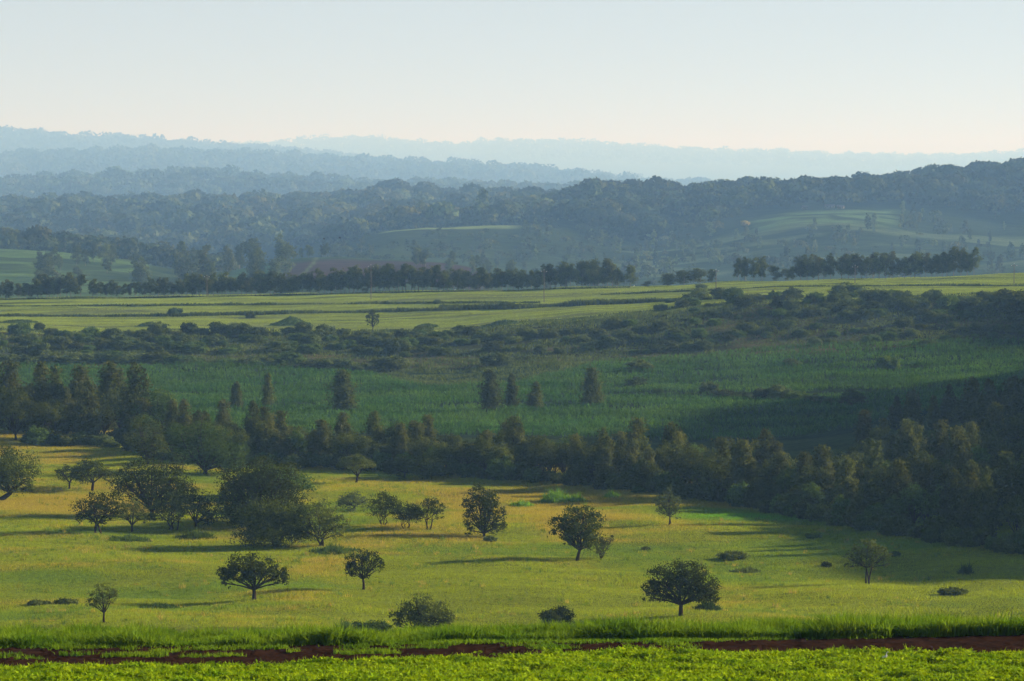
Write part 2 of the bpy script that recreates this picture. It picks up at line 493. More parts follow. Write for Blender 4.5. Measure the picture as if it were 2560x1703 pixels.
def blades(P, h, w, rng, lean=.35, seg=2):
    """bent tapering blades growing up from points P"""
    n = len(P)
    ang = rng.random(n) * 2 * np.pi
    d = np.stack([np.cos(ang), np.sin(ang), np.zeros(n)], -1)
    ang2 = rng.random(n) * 2 * np.pi
    side = np.stack([np.cos(ang2), np.sin(ang2), np.zeros(n)], -1) * (w * (0.6 + 0.8 * rng.random(n)))[:, None] * .5
    hh = (h * (0.6 + 0.7 * rng.random(n)))[:, None]
    ln = (lean * (rng.random(n) ** 1.0))[:, None] * hh
    up = np.array([0, 0, 1.0])
    P0 = P; P1 = P + up * hh * .55 + d * ln * .35; P2 = P + up * hh * (1 - .25 * (ln / np.maximum(hh, 1e-6))) + d * ln
    V = np.stack([P0 - side, P0 + side, P1 + side * .8, P1 - side * .8, P2 + side * .12, P2 - side * .12], 1).reshape(-1, 3)
    b = np.arange(n)[:, None] * 6
    Fc = np.concatenate([b + np.array([[0, 1, 2, 3]]), b + np.array([[3, 2, 4, 5]])], 0)
    return V, Fc


def spikes(P, h, w, rng, lean=.35):
    """single pointed blades"""
    n = len(P)
    a = rng.random(n) * 2 * np.pi; b = rng.random(n) * 2 * np.pi
    s = np.stack([np.cos(a), np.sin(a), np.zeros(n)], -1) * (w * (.6 + .8 * rng.random(n)))[:, None] * .5
    hh = h * (.6 + .7 * rng.random(n))
    l = lean * rng.random(n) * hh
    T = P + np.stack([np.cos(b) * l, np.sin(b) * l, hh], -1)
    return np.stack([P - s, P + s, T], 1).reshape(-1, 3), np.arange(3 * n).reshape(-1, 3)


def scatter(n, u0, u1, y0, y1, rng):
    """points spread evenly over the ground between picture columns u0..u1 and distances y0..y1"""
    Y = np.sqrt(rng.random(n) * (y1 ** 2 - y0 ** 2) + y0 ** 2)
    u = u0 + (u1 - u0) * rng.random(n)
    return (u - W / 2) / F * Y, Y, u


def stuff(name, V, Fc, mat, col=None, label=None):
    o = obj(name, mesh_np(name, V, Fc, mat, col))
    return tag(o, label, None, None, 'stuff')


def grass_meadow():
    rng = np.random.default_rng(21)
    X, Y, u = scatter(2600000, -50, 1080, 320, 640, rng)
    keep = rng.random(len(X)) < (1.25 - .6 * (Y - 318) / 340)
    keep &= Y < meadow_end(u) + 10 * rng.random(len(u))
    X, Y, u = X[keep], Y[keep], u[keep]
    n1 = fbm(X / 26, Y / 60, 31); n2 = fbm(X / 9, Y / 16, 32)
    straw = sstep(.50, .72, n1 * .6 + n2 * .4 + 0.22 * sstep(370, 500, Y) - .15 + .34 * (fbm(X / 15, Y / 4.5, 33) - .5) + .06 * sstep(300, 420, u) * (1 - sstep(620, 800, u)) * sstep(360, 420, Y) + .07 * sstep(430, 470, Y) * (1 - sstep(560, 760, u)) + rng.normal(size=len(X)) * .05)
    green = sstep(.55, .75, fbm(X / 30, Y / 16, 35)) * .7
    c = np.array([.240, .312, .025])[None] * (1 - straw[:, None]) + np.array([.345, .305, .054])[None] * straw[:, None]
    c = c * (1 - green[:, None]) + np.array([.13, .24, .03])[None] * green[:, None]
    c *= (.85 + .3 * rng.random(len(X)))[:, None]
    streak = np.exp(-((X - 38) / 12) ** 2 - ((Y - 462) / 5) ** 2)[:, None]
    c = c * (1 - streak) + np.array([.12, .36, .03])[None] * streak
    hgt = .13 + .20 * straw + .65 * (fbm(X / 9, Y / 4, 61) - .47).clip(0)
    V, Fc = spikes(np.stack([X, Y, height(X, Y) - .03], -1), hgt, .075, rng, .9)
    # taller tussocks and weeds standing out of the sward
    X, Y, u = scatter(9000, -50, 1080, 320, 600, rng)
    k = (fbm(X / 14, Y / 7, 34) > .50) & (Y < meadow_end(u))
    X, Y = X[k], Y[k]; m = 16
    P = np.repeat(np.stack([X, Y, height(X, Y) - .03], -1), m, 0); P[:, :2] += rng.normal(size=(len(P), 2)) * np.repeat(.12 + .3 * rng.random(len(X)), m)[:, None]
    th = np.repeat(.25 + .55 * rng.random(len(X)) ** 2, m)
    V2, F2 = spikes(P, th, .085, rng, .9)
    pick = rng.random(len(X))[:, None]
    c2 = np.where(pick < .62, [[.12, .20, .026]], np.where(pick < .85, [[.20, .22, .03]], [[.34, .29, .07]])) * (.8 + .4 * rng.random(len(X)))[:, None]
    V = np.concatenate([V, V2]); Fc = np.concatenate([Fc, F2 + len(V) - len(V2)]); c = np.concatenate([c, np.repeat(c2, m, 0)])
    stuff('meadow_grass', V, Fc, M['grass'], np.repeat(c, 3, 0))


def grass_bank():
    rng = np.random.default_rng(22)
    X, Y, u = scatter(210000, -60, 1090, 95.4, 106, rng)
    lo, hi = track_edges(u)
    k = (Y > hi + .15 * rng.normal(size=len(X)) + .35 * (vnoise(X / 1.2, Y, 71) - .3)) & (fbm(X / 1.1, Y / 1.1, 72) > .26)
    # the left half of the bank opens to a second thinner strip beside the track
    X, Y, u, hi = X[k], Y[k], u[k], hi[k]
    d = Y - hi - np.interp(u, [0, 380, 450, 740, 820, 1100], [0.2, .3, 1.5, 1.3, 0.1, 0.0]) - .5 * (vnoise(X / 1.6, X * 0, 70) - .5)
    n2 = fbm(X / 1.9, Y / 1.7, 73)
    hgt = .13 + .10 * n2 + sstep(-.15, .25, d) * (.06 + .85 * (n2 - .24).clip(0) + .10 * sstep(430, 620, u) + .25 * (vnoise(X / .7, Y / .6, 86) - .55).clip(0))
    V, Fc = blades(np.stack([X, Y, height(X, Y) - .02], -1), hgt, .045, rng, 1.15)
    stuff('bank_grass', V, Fc, M['bank'])
    X, Y, u = scatter(5200, -60, 700, 91.6, 96.6, rng)
    k = fbm(X / 1.3, Y / .8, 74) > .65
    X, Y = X[k], Y[k]
    P = np.repeat(np.stack([X, Y, height(X, Y)], -1), 9, 0); P[:, :2] += rng.normal(size=(len(P), 2)) * .07
    V, Fc = blades(P, np.full(len(P), .20), .03, rng, 1.0)
    stuff('track_weeds', V, Fc, M['bank'])


def crop_field():
    rng = np.random.default_rng(23)
    X, Y, u = scatter(84000, -60, 1090, 70, 95, rng)
    lo, hi = track_edges(u)
    k = (Y < lo - np.interp(u, [0, 300, 430, 600, 800, 1024], [8.9, 8.7, 7.4, 4.4, 3.2, 3.3]) + .3 * rng.normal(size=len(X)) + .25 * (vnoise(X / 1.5, Y, 75) - .5)) & (fbm(X / .8, Y / .8, 76) > .40)
    X, Y = X[k], Y[k]
    n = 8
    P = np.repeat(np.stack([X, Y, height(X, Y)], -1), n, 0)
    hh = np.repeat(.06 + .42 * (fbm(X / .9, Y / 1.1, 77) - .2).clip(0), n) * (.5 + .8 * rng.random(len(P)))
    P[:, :2] += rng.normal(size=(len(P), 2)) * .085
    P[:, 2] += hh
    N = norm(np.stack([rng.normal(size=len(P)) * .9, rng.normal(size=len(P)) * .9, np.ones(len(P))], -1))
    V, Fc = quads_at(P, N, .066, rng, 2.5)
    B, Fb = blades(P[::4] - np.stack([np.zeros(len(P[::4]))] * 2 + [hh[::4]], -1), hh[::4] + .10, .03, rng, .9)
    stuff('leafy_crop', np.concatenate([V, B]), np.concatenate([Fc, Fb + len(V)]), M['crop'])


def maize_field():
    rng = np.random.default_rng(24)
    X, Y, u = scatter(110000, -60, 1090, 628, 882, rng)
    top = np.interp(u, [0, 150, 300, 380, 430, 520, 600, 740, 860, 1024], [868, 872, 872, 838, 800, 812, 868, 880, 884, 880])
    k = (Y < top) & (Y > np.interp(u, [0, 300, 700, 850, 1024], [668, 640, 632, 640, 690]))
    k &= (np.abs(Y - np.interp(u, [0, 512, 700, 860, 1024], [700, 770, 772, 764, 745])) > 5 + 3 * vnoise(X / 12, Y * 0, 78)) | (u < 560)
    k &= (fbm(X / 30, Y / 8, 79) > .30) & (np.sin(Y * .75 + X * .10 + 3 * vnoise(X / 30, Y / 30, 85)) > -.75)
    X, Y, u = X[k], Y[k], u[k]
    Y = Y + .55 * np.sin(Y * 2.6)
    n = 5
    P = np.repeat(np.stack([X, Y, height(X, Y)], -1), n, 0)
    H0 = np.repeat(1.55 + .9 * (fbm(X / 22, Y / 22, 80) - .3) + .25 * rng.random(len(X)), n)
    P[:, 2] += H0 * (.30 + .6 * rng.random(len(P)))
    V, Fc = blades(P, H0 * .42, .17, rng, 1.7)
    t = .55 + .9 * fbm(X / 26, Y / 7, 87) + .25 * np.sin(Y * .75 + X * .10 + 3 * vnoise(X / 30, Y / 30, 85))
    t = np.repeat(np.repeat(t.clip(.35, 1.5), n), 6)
    stuff('maize_crop', V, Fc, M['maize'], np.stack([t * 1.05, t, t * .95], -1))


def scrub_cover():
    rng = np.random.default_rng(25)
    X, Y, u = scatter(150000, -60, 1090, 800, 972, rng)
    top = np.interp(u, [0, 150, 300, 380, 430, 520, 600, 740, 860, 1024], [868, 872, 872, 838, 800, 812, 868, 880, 884, 880])
    k = (Y > top) & (fbm(X / 14, Y / 7, 81) > .33)
    X, Y = X[k], Y[k]
    P = np.stack([X, Y, height(X, Y) - .05], -1)
    hgt = .35 + 1.1 * (fbm(X / 11, Y / 6, 82) - .3).clip(0) * 1.3
    V, Fc = blades(P, hgt, .34, rng, .7)
    stuff('hillside_scrub', V, Fc, M['scrub'])


def plateau_cover():
    rng = np.random.default_rng(26)
    X, Y, u = scatter(260000, -60, 1090, 955, 1215, rng)
    k = np.sin(Y * .42 + 2 * vnoise(X / 40, Y / 40, 83)) > .1
    X, Y = X[k], Y[k]
    c = np.array([.24, .325, .05])[None] * (.75 + .5 * fbm(X / 60, Y / 5, 84) + .1 * rng.random(len(X)))[:, None]
    V, Fc = spikes(np.stack([X, Y, height(X, Y) - .02], -1), np.full(len(X), .20), .20, rng, .9)
    stuff('low_field_crop', V, Fc, M['grass'], np.repeat(c, 3, 0))


grass_meadow(); grass_bank(); crop_field(); maize_field(); scrub_cover(); plateau_cover()


# ------------------------------------------------------------------ trees
def tube(path, rad, n=7):
    path = np.asarray(path, float); rad = np.asarray(rad, float)
    V = []; Fc = []
    for i, p in enumerate(path):
        t = norm(path[min(i + 1, len(path) - 1)] - path[max(i - 1, 0)])
        a = norm(np.cross(t, [0.31, 0.95, 0.05])); b = np.cross(t, a)
        th = np.arange(n) * 2 * np.pi / n
        V.append(p + rad[i] * (np.cos(th)[:, None] * a + np.sin(th)[:, None] * b))
    for i in range(len(path) - 1):
        for j in range(n):
            k = (j + 1) % n
            Fc.append((i * n + j, i * n + k, (i + 1) * n + k, (i + 1) * n + j))
    return np.concatenate(V), np.array(Fc)


def join(parts):
    V = []; Fc = []; o = 0
    for v, f in parts:
        V.append(v); Fc.append(f + o); o += len(v)
    return np.concatenate(V), np.concatenate(Fc)


def limb(a, b, r0, r1, rng, bend=.12, seg=5, lift=.0):
    a = np.asarray(a, float); b = np.asarray(b, float)
    t = np.linspace(0, 1, seg)[:, None]
    L = np.linalg.norm(b - a)
    off = rng.normal(size=3) * L * bend; off[2] = abs(off[2]) * .3 + lift * L
    p = a + (b - a) * t + off * (t * (1 - t) * 4 * .5)
    return tube(p, np.linspace(r0, r1, seg))


def crown_leaves(lobes, n_clump, per, leaf, rng, clump=.16, bottom=-.55, inner=.55, flat=.7):
    """clumps of small leaves spread through ellipsoidal lobes; lobes: (cx,cy,cz,rx,ry,rz)"""
    L = np.asarray(lobes, float)
    w = (L[:, 3] * L[:, 4] + L[:, 3] * L[:, 5]) ; w /= w.sum()
    pick = rng.choice(len(L), n_clump, p=w)
    D = norm(rng.normal(size=(n_clump, 3)))
    D[:, 2] = np.where(D[:, 2] < bottom, -D[:, 2] * rng.random(n_clump), D[:, 2])
    D = norm(D)
    r = inner + (1.04 - inner) * rng.random(n_clump) ** .6
    C = L[pick, :3] + D * L[pick, 3:] * r[:, None]
    cr = clump * (L[pick, 3:].mean(1)) * (.6 + .9 * rng.random(n_clump))
    cnt = np.maximum(3, (per * (.4 + 1.2 * rng.random(n_clump)))).astype(int)
    idx = np.repeat(np.arange(n_clump), cnt)
    g = rng.normal(size=(len(idx), 3))
    P = C[idx] + g * cr[idx][:, None] * np.array([1, 1, flat])
    N = norm(D[idx] * .7 + norm(g) * .5 + rng.normal(size=(len(idx), 3)) * .55)
    return quads_at(P, N, leaf, rng)


class Kind:
    """trunk and crown meshes for one tree"""
    def __init__(s, trunk, crown, bark, leaf):
        s.t = mesh_np('trunk', *trunk, M[bark], None, True)
        s.c = mesh_np('crown', *crown, M[leaf])


def place(name, kind, xyz, s=1.0, rz=0.0, label=None, cat='tree', group=None, parts=True, sz=None):
    e = bpy.data.objects.new(name, None); link(e)
    e.empty_display_size = .5
    e.location = xyz; e.rotation_euler = (0, 0, rz)
    e.scale = (s, s, sz if sz else s)
    tag(e, label, cat, group)
    obj('trunk', kind.t, e); obj('crown', kind.c, e)
    return e


def broad_tree(w, h, rng, clear=.3, leaf='dark', lean=0.0, stems=1, nl=9, dens=1.0, flat=.75, top=0.5, fork=.62, lsize=None, shape=None):
    """spreading tree; w, h in metres; clear = share of the height under the crown; shape = optional lobes (x, z, r) in half widths and heights"""
    lobes = []
    if shape: clear *= .68
    zc0 = h * clear
    if shape:
        for (x, z, r) in shape:
            rr = r * w * .5 * (.78 + .18 * rng.random()); x *= 1.06
            for k in range(2):
                lobes.append((x * w * .5, (k - .5) * rr * 1.1 + rng.normal() * rr * .2, z * h, rr, rr, rr * max(flat, .95)))
            z2 = z - .15 - .05 * rng.random()
            if z2 - r * w * .34 / h > clear - .06:
                lobes.append((x * w * .52, rng.normal() * rr * .5, z2 * h, rr * .85, rr * .85, rr * .72))
    else:
        for i in range(nl):
            a = i * 2.4 + rng.random(); q = math.sqrt((i + .5) / nl)
            x, y = math.cos(a) * q * w * .33, math.sin(a) * q * w * .33
            rr = w * (.25 - .07 * q + .05 * rng.random())
            z = zc0 + (h - zc0) * (.52 + .30 * (1 - q * q) - .22 * q * rng.random())
            z = min(z, h - rr * flat * .92)
            lobes.append((x, y, z, rr, rr, rr * flat))
    lv = lsize or min(.18, max(.10, w * .021))
    area = sum(l[3] * l[5] for l in lobes)
    n_cl = int(118 * dens * max(1, len(lobes) / 9))
    per = int(np.clip(area / n_cl / lv ** 2 * 4.2, 18, 170))
    cr = crown_leaves(lobes, n_cl, per, lv, rng, .185, -.85, .46)
    parts = []
    r0 = max(.10, w * .030)
    for s in range(stems):
        off = rng.normal(size=2) * (.0 if stems == 1 else w * .05)
        spl = 0 if stems == 1 else (s - (stems - 1) / 2) * w * .07
        base = np.array([off[0], off[1], -.25])
        f = np.array([lean * w * .3 + spl + off[0], off[1], zc0 * (fork if stems == 1 else 1.05) + .05 * h])
        parts.append(limb(base, f, r0 * 1.25 / math.sqrt(stems), r0 * .8 / math.sqrt(stems), rng, .06))
        for j, lb in enumerate(lobes):
            if j % stems != s: continue
            e = np.array([lb[0], lb[1], lb[2] - lb[5] * .1])
            parts.append(limb(f, e, r0 * .5 / math.sqrt(stems), r0 * .12, rng, .10, 6, .05))
            for q in range(3):
                e2 = e + rng.normal(size=3) * np.array(lb[3:]) * .6
                m = f + (e - f) * (.45 + .3 * rng.random())
                parts.append(limb(m, e2, r0 * .18, r0 * .06, rng, .1, 4))
    return Kind(join(parts), cr, 'bark', leaf)


def umbrella_tree(w, h, rng, leaf='olive', thick=.22, clear=.55, stems=3, airy=1.0):
    """flat topped acacia: slanting limbs under a thin wide canopy"""
    lobes = []
    for i in range(16):
        a = i * 2.4; q = math.sqrt((i + .3) / 16)
        rr = w * .15
        z = h * (1 - thick * .6) - h * thick * .9 * q * q + rng.normal() * h * .015
        lobes.append((math.cos(a) * q * w * .38, math.sin(a) * q * w * .38, z, rr, rr, h * thick * .42))
    cr = crown_leaves(lobes, int(240 * airy), int(26), max(.09, w * .015), rng, .24, -.3, .3, .35)
    parts = []; r0 = w * .024
    f = np.array([rng.normal() * .04 * w, 0, h * .22])
    parts.append(limb((0, 0, -.2), f, r0 * 1.3, r0, rng, .05))
    for s in range(stems + 3):
        a = s * 2 * math.pi / (stems + 3) + rng.random() * .6
        e = np.array([math.cos(a) * w * .24, math.sin(a) * w * .24, h * (1 - thick * 1.1)])
        parts.append(limb(f, e, r0 * .6, r0 * .2, rng, .08, 6))
        for q in range(4):
            b = a + rng.normal() * .5
            e2 = np.array([math.cos(b) * w * .42 * rng.random() ** .5, math.sin(b) * w * .42 * rng.random() ** .5, h * (1 - thick * .8)])
            parts.append(limb(f + (e - f) * (.5 + .3 * rng.random()), e2, r0 * .25, r0 * .08, rng, .06, 4))
    return Kind(join(parts), cr, 'bark', leaf)


def bush(w, h, rng, leaf='dark', nl=7, dens=1.0, lv=None):
    lobes = []
    for i in range(nl):
        a = i * 2.4 + rng.random(); q = math.sqrt((i + .4) / nl)
        rr = w * (.24 - .06 * q)
        lobes.append((math.cos(a) * q * w * .34, math.sin(a) * q * w * .34, h * (.55 - .2 * q * rng.random()), rr, rr, h * (.44 - .12 * q)))
        if i % 2: lobes.append((math.cos(a) * q * w * .36, math.sin(a) * q * w * .36, h * .25, rr * .9, rr * .9, h * .26))
    lv = lv or min(.18, max(.09, w * .022))
    cr = crown_leaves(lobes, int(150 * dens), 40, lv, rng, .22, -.9, .35)
    cr[0][:, 2] = np.maximum(cr[0][:, 2], -.05)
    parts = []
    for s in range(5):
        a = rng.random() * 6.3
        parts.append(limb((0, 0, -.15), (math.cos(a) * w * .25, math.sin(a) * w * .25, h * .6), w * .014, w * .004, rng, .1))
    return Kind(join(parts), cr, 'bark', leaf)


def spire_tree(h, w, rng, leaf='feather', bark='bark', clear=.08, spires=3, dens=1.35, lv=.24, power=.30):
    """tall feathery tree (casuarina, silky oak) with ragged pointed tips"""
    Vs = []; parts = []
    r0 = h * .012
    for s in range(spires):
        a = s * 2.4 + rng.random()
        ox, oy = (0, 0) if s == 0 else (math.cos(a) * w * .24, math.sin(a) * w * .24)
        hs = h * (1 if s == 0 else .58 + .40 * rng.random())
        ws = w * (1 if s == 0 else .62) * (.75 if spires > 1 else 1)
        parts.append(limb((ox * .25, oy * .25, -.2), (ox * 1.0, oy, hs * .98), r0 * (1.3 if s == 0 else .8), .02, rng, .02, 7))
        nb = int((46 if s == 0 else 26) * dens)
        for i in range(nb):
            t = clear + (1 - clear) * ((i + rng.random()) / nb)
            R = ws * .5 * (max(1 - t, 0.0) ** power * 1.05 + .02) * (.72 + .5 * math.sin(t * 9 + s * 2 + ox) ** 2) * min(1, .45 + (t - clear) * 4) * (.55 + .6 * rng.random())
            b = i * 2.4 + rng.random()
            z0 = hs * t
            d = np.array([math.cos(b), math.sin(b), .45])
            tip = np.array([ox, oy, z0]) + d * R
            if i % 3 == 0:
                parts.append(limb((ox, oy, z0), tip, r0 * .22, r0 * .07, rng, .04, 3))
            m = max(12, int(60 * R / (w * .3)))
            q = rng.random(m) ** .6
            P = np.array([ox, oy, z0]) + d * (R * q)[:, None] + rng.normal(size=(m, 3)) * R * np.array([.24, .24, .26]) 
            N = norm(np.array([d[0], d[1], .5]) * .7 + rng.normal(size=(m, 3)) * .6)
            Vs.append(quads_at(P, N, lv, rng, 2.0))
    return Kind(join(parts), join(Vs), bark, leaf)


def row_tree(h, w, rng, leaf='olive', bark='palebark', clear=.22):
    """slender boundary tree with an oval broken crown on a thin trunk"""
    lobes = []
    n = 7
    for i in range(n):
        t = i / (n - 1)
        r = w * .5 * (.55 + .5 * math.sin(math.pi * (.15 + .8 * t))) * (.75 + .4 * rng.random())
        lobes.append((rng.normal() * w * .16, rng.normal() * w * .16, h * (clear + (1 - clear) * (.08 + .82 * t)), r * .8, r * .8, h * .10))
    cr = crown_leaves(lobes, 130, 22, .36, rng, .24, -.9, .3, .8)
    parts = [limb((0, 0, -.3), (rng.normal() * .2, 0, h * .9), h * .012, h * .004, rng, .02, 6)]
    for lb in lobes[1:]:
        parts.append(limb((0, 0, max(lb[2] - h * .1, h * .1)), lb[:3], h * .004, h * .002, rng, .05, 3))
    return Kind(join(parts), cr, bark, leaf)


# ---- the single trees of the meadow, each with its own shape
HERO = [
    # name, u, v(base), width px, height px, builder, options, label
    ('spreading_tree', -4, 501, 84, 50, 'broad', dict(clear=.30, leaf='dark', lean=.6, shape=[(-.5, .62, .5), (0, .74, .55), (.5, .66, .5), (.75, .5, .28), (.2, .5, .4)]), 'dark spreading tree with a leaning trunk, cut by the left edge of the meadow'),
    ('acacia_tree', 69, 489, 38, 29, 'umb', dict(leaf='olive', thick=.45, airy=.55, stems=3), 'thin airy small acacia touching the wider flat crowned acacia on its right'),
    ('acacia_tree', 92, 491, 54, 38, 'umb', dict(leaf='dark', thick=.50, airy=1.1), 'dark flat crowned acacia standing behind the two small rounded trees at left'),
    ('broadleaf_tree', 152, 516, 86, 57, 'broad', dict(clear=.10, leaf='dark', nl=12, dens=2.2, shape=[(-.62, .62, .36), (-.35, .78, .36), (.05, .74, .42), (.5, .74, .38), (.3, .48, .5), (-.2, .45, .45), (.7, .5, .3)]), 'widest dark broadleaf tree of the left clump, its crown reaching almost to the grass'),
    ('broadleaf_tree', 196, 527, 52, 42, 'broad', dict(clear=.12, leaf='dark', dens=1.2, shape=[(-.4, .75, .45), (.1, .65, .5), (.5, .45, .45), (.3, .25, .4)]), 'brownish tree sloping down to the right end of the left clump'),
    ('rounded_tree', 99, 533, 55, 43, 'broad', dict(clear=.26, leaf='dark', stems=3, shape=[(-.55, .58, .42), (-.15, .76, .48), (.35, .74, .45), (.65, .56, .38), (0, .5, .4)]), 'dark rounded tree on three short stems, frontmost of the left clump'),
    ('rounded_tree', 132, 532, 36, 36, 'broad', dict(clear=.30, leaf='olive', stems=1, shape=[(-.3, .55, .5), (.1, .78, .45), (.45, .55, .5)]), 'small rounded tree on one stem, close beside the three stemmed tree'),
    ('rounded_tree', 172, 530, 54, 38, 'broad', dict(clear=.26, leaf='olive', stems=4, shape=[(-.5, .55, .45), (0, .74, .5), (.5, .62, .45), (.1, .45, .45)]), 'olive multi stemmed tree in front of the widest dark broadleaf tree'),
    ('acacia_tree', 272, 498, 94, 38, 'umb', dict(leaf='fresh', thick=.55, airy=1.5), 'wide layered green acacia rising behind the dense bush clump'),
    ('broadleaf_tree', 258, 527, 98, 66, 'broad', dict(clear=.08, leaf='dark', dens=2.6, shape=[(-.5, .7, .42), (0, .82, .45), (.5, .74, .42), (.2, .5, .55), (-.3, .42, .5), (.6, .45, .4)]), 'tallest dark tree of the bush clump left of the middle'),
    ('dense_bush', 238, 523, 66, 36, 'bush', dict(leaf='fresh', nl=8), 'green domed bush on the left side of the bush clump'),
    ('dense_bush', 274, 546, 88, 52, 'bush', dict(leaf='dark', nl=10, dens=3.0), 'big dark bush leafy down to the ground, front of the bush clump'),
    ('broadleaf_tree', 320, 546, 62, 46, 'broad', dict(clear=.14, leaf='olive', dens=1.3, stems=3, shape=[(-.45, .7, .45), (.1, .72, .5), (.55, .5, .42), (.2, .4, .45), (-.4, .35, .4)]), 'olive tree with feathery outline at the right end of the bush clump'),
    ('umbrella_acacia', 356, 483, 44, 31, 'umb', dict(leaf='olive', thick=.34, airy=1.4), 'classic flat topped umbrella acacia alone in front of the wood'),
    ('acacia_tree', 404, 479, 36, 29, 'umb', dict(leaf='dark', thick=.62, airy=1.1), 'dark low acacia, left one of the pair at the top edge of the meadow'),
    ('acacia_tree', 428, 480, 48, 34, 'umb', dict(leaf='dark', thick=.58, airy=1.3), 'dark wide acacia, right one of the pair at the top edge of the meadow'),
    ('acacia_tree', 353, 511, 42, 25, 'umb', dict(leaf='pale', thick=.62, airy=.8), 'pale airy slanting acacia between the bush clump and the small tree thicket'),
    ('thicket_tree', 384, 526, 40, 33, 'broad', dict(clear=.08, leaf='dark', stems=4, flat=1.0, dens=1.3), 'darkest tree at the left end of the small many stemmed thicket'),
    ('thicket_tree', 407, 529, 36, 26, 'broad', dict(clear=.10, leaf='dark', stems=4, flat=1.0, dens=1.3), 'lowest tree in the middle of the small many stemmed thicket'),
    ('thicket_tree', 429, 530, 38, 34, 'broad', dict(clear=.34, leaf='dark', stems=3, shape=[(-.45, .6, .42), (0, .8, .4), (.55, .62, .42), (.3, .8, .3)]), 'three stemmed tree at the right end of the small thicket'),
    ('tall_tree', 484, 537, 50, 52, 'broad', dict(clear=.06, leaf='dark', nl=12, dens=1.5, flat=.8, shape=[(-.2, .86, .40), (.25, .72, .42), (-.55, .62, .38), (0, .6, .5), (.62, .45, .34), (-.5, .32, .36), (.05, .26, .52), (.55, .22, .36)]), 'tall ragged tree in the middle of the meadow, leafy down to the grass'),
    ('broadleaf_tree', 577, 561, 58, 58, 'broad', dict(clear=.30, leaf='dark', lean=.15, dens=1.5, fork=.7, shape=[(-.6, .66, .36), (-.2, .78, .42), (.25, .86, .36), (.55, .7, .40), (.1, .56, .5), (.45, .45, .4), (-.3, .5, .36)]), 'large dark tree with thick short trunk and lopsided crown'),
    ('leaning_bush', 601, 559, 30, 30, 'broad', dict(clear=.10, leaf='feather', stems=4, dens=.7, shape=[(-.4, .65, .45), (.2, .6, .45), (.7, .7, .3), (0, .3, .4)]), 'brownish bush leaning out from the trunk of the large lopsided tree'),
    ('young_tree', 668, 525, 34, 39, 'broad', dict(clear=.24, leaf='pale', stems=2, dens=.8, shape=[(0, .84, .34), (-.4, .6, .42), (.4, .62, .42), (0, .5, .45), (-.45, .36, .3), (.55, .38, .3)]), 'slim pale green young tree standing alone near the shaded edge'),
    ('broadleaf_tree', 363, 590, 43, 42, 'broad', dict(clear=.40, leaf='dark', fork=.8, shape=[(-.45, .74, .42), (-.05, .84, .36), (.4, .78, .42), (.72, .68, .28), (-.55, .48, .36), (.1, .56, .36)]), 'compact dark tree with bare trunk right of the evenly round topped tree'),
    ('broadleaf_tree', 254, 600, 69, 47, 'broad', dict(clear=.38, leaf='dark', dens=1.4, fork=.7, shape=[(-.72, .56, .30), (-.4, .72, .38), (0, .78, .40), (.4, .72, .38), (.7, .56, .32), (0, .58, .4)]), 'evenly round topped dark tree with low spreading crown, lower left of the meadow'),
    ('slender_tree', 104, 623, 37, 41, 'broad', dict(clear=.48, leaf='olive', dens=.7, flat=.45, shape=[(-.1, .88, .42), (.35, .74, .42), (-.4, .68, .42), (0, .6, .5), (-.65, .5, .3)]), 'slender layered tree standing lowest at the far left of the meadow'),
    ('bushy_tree', 422, 634, 67, 39, 'broad', dict(clear=.10, leaf='olive', stems=5, dens=1.3, lsize=.14, shape=[(-.72, .45, .28), (-.4, .62, .36), (.05, .74, .38), (.5, .62, .38), (.72, .42, .3), (0, .42, .4), (.35, .35, .3)]), 'broad many stemmed bushy tree rising just behind the green bank'),
    ('dome_bush', 557, 626, 42, 20, 'bush', dict(leaf='dark', nl=9, dens=1.4), 'low smooth dome shaped bush just behind the green bank'),
    ('broadleaf_tree', 681, 616, 76, 55, 'broad', dict(clear=.30, leaf='dark', dens=2.1, lsize=.14, fork=.8, shape=[(-.78, .55, .24), (-.5, .74, .34), (-.1, .80, .38), (.3, .78, .38), (.68, .60, .32), (-.5, .42, .32), (.35, .42, .36), (-.05, .5, .4), (.72, .38, .24)]), 'biggest lone tree of the meadow, dark with crown gaps, nearest the bank at right'),
    ('slender_tree', 868, 585, 48, 46, 'broad', dict(clear=.46, leaf='olive', stems=3, dens=.9, flat=.6, shape=[(0, .86, .38), (-.45, .72, .36), (.45, .74, .36), (.75, .66, .22), (-.8, .62, .2), (.1, .62, .4)]), 'tree on thin bare stems standing alone far right, beside the shaded grass'),
    ('young_tree', 183, 468, 24, 30, 'broad', dict(clear=.1, leaf='fresh', shape=[(0, .8, .45), (-.3, .55, .5), (.3, .5, .5), (0, .3, .5)]), 'small light green tree before the dense green tree at the wood edge'),
    ('dense_tree', 205, 474, 80, 54, 'broad', dict(clear=.05, leaf='fresh', dens=2.0, shape=[(-.55, .78, .36), (-.1, .74, .42), (.3, .58, .42), (.7, .4, .4), (-.4, .4, .5), (.2, .3, .5), (.6, .2, .4)]), 'broad bright green tree sloping to the right at the wood edge'),
    ('dense_tree', 148, 465, 46, 54, 'broad', dict(clear=.05, leaf='dark', dens=1.6, shape=[(-.3, .78, .45), (.3, .7, .45), (-.4, .45, .5), (.4, .4, .5), (0, .25, .5)]), 'nearly black tree left of the broad bright green tree'),
    ('acacia_tree', 279, 466, 28, 22, 'umb', dict(leaf='feather', thick=.4, airy=.8), 'small brownish flat acacia right of the bright green tree'),
    ('dark_bush', 914, 524, 28, 30, 'bush', dict(leaf='dark', nl=8), 'tall dark rounded bush in the shade before the right wood'),
]
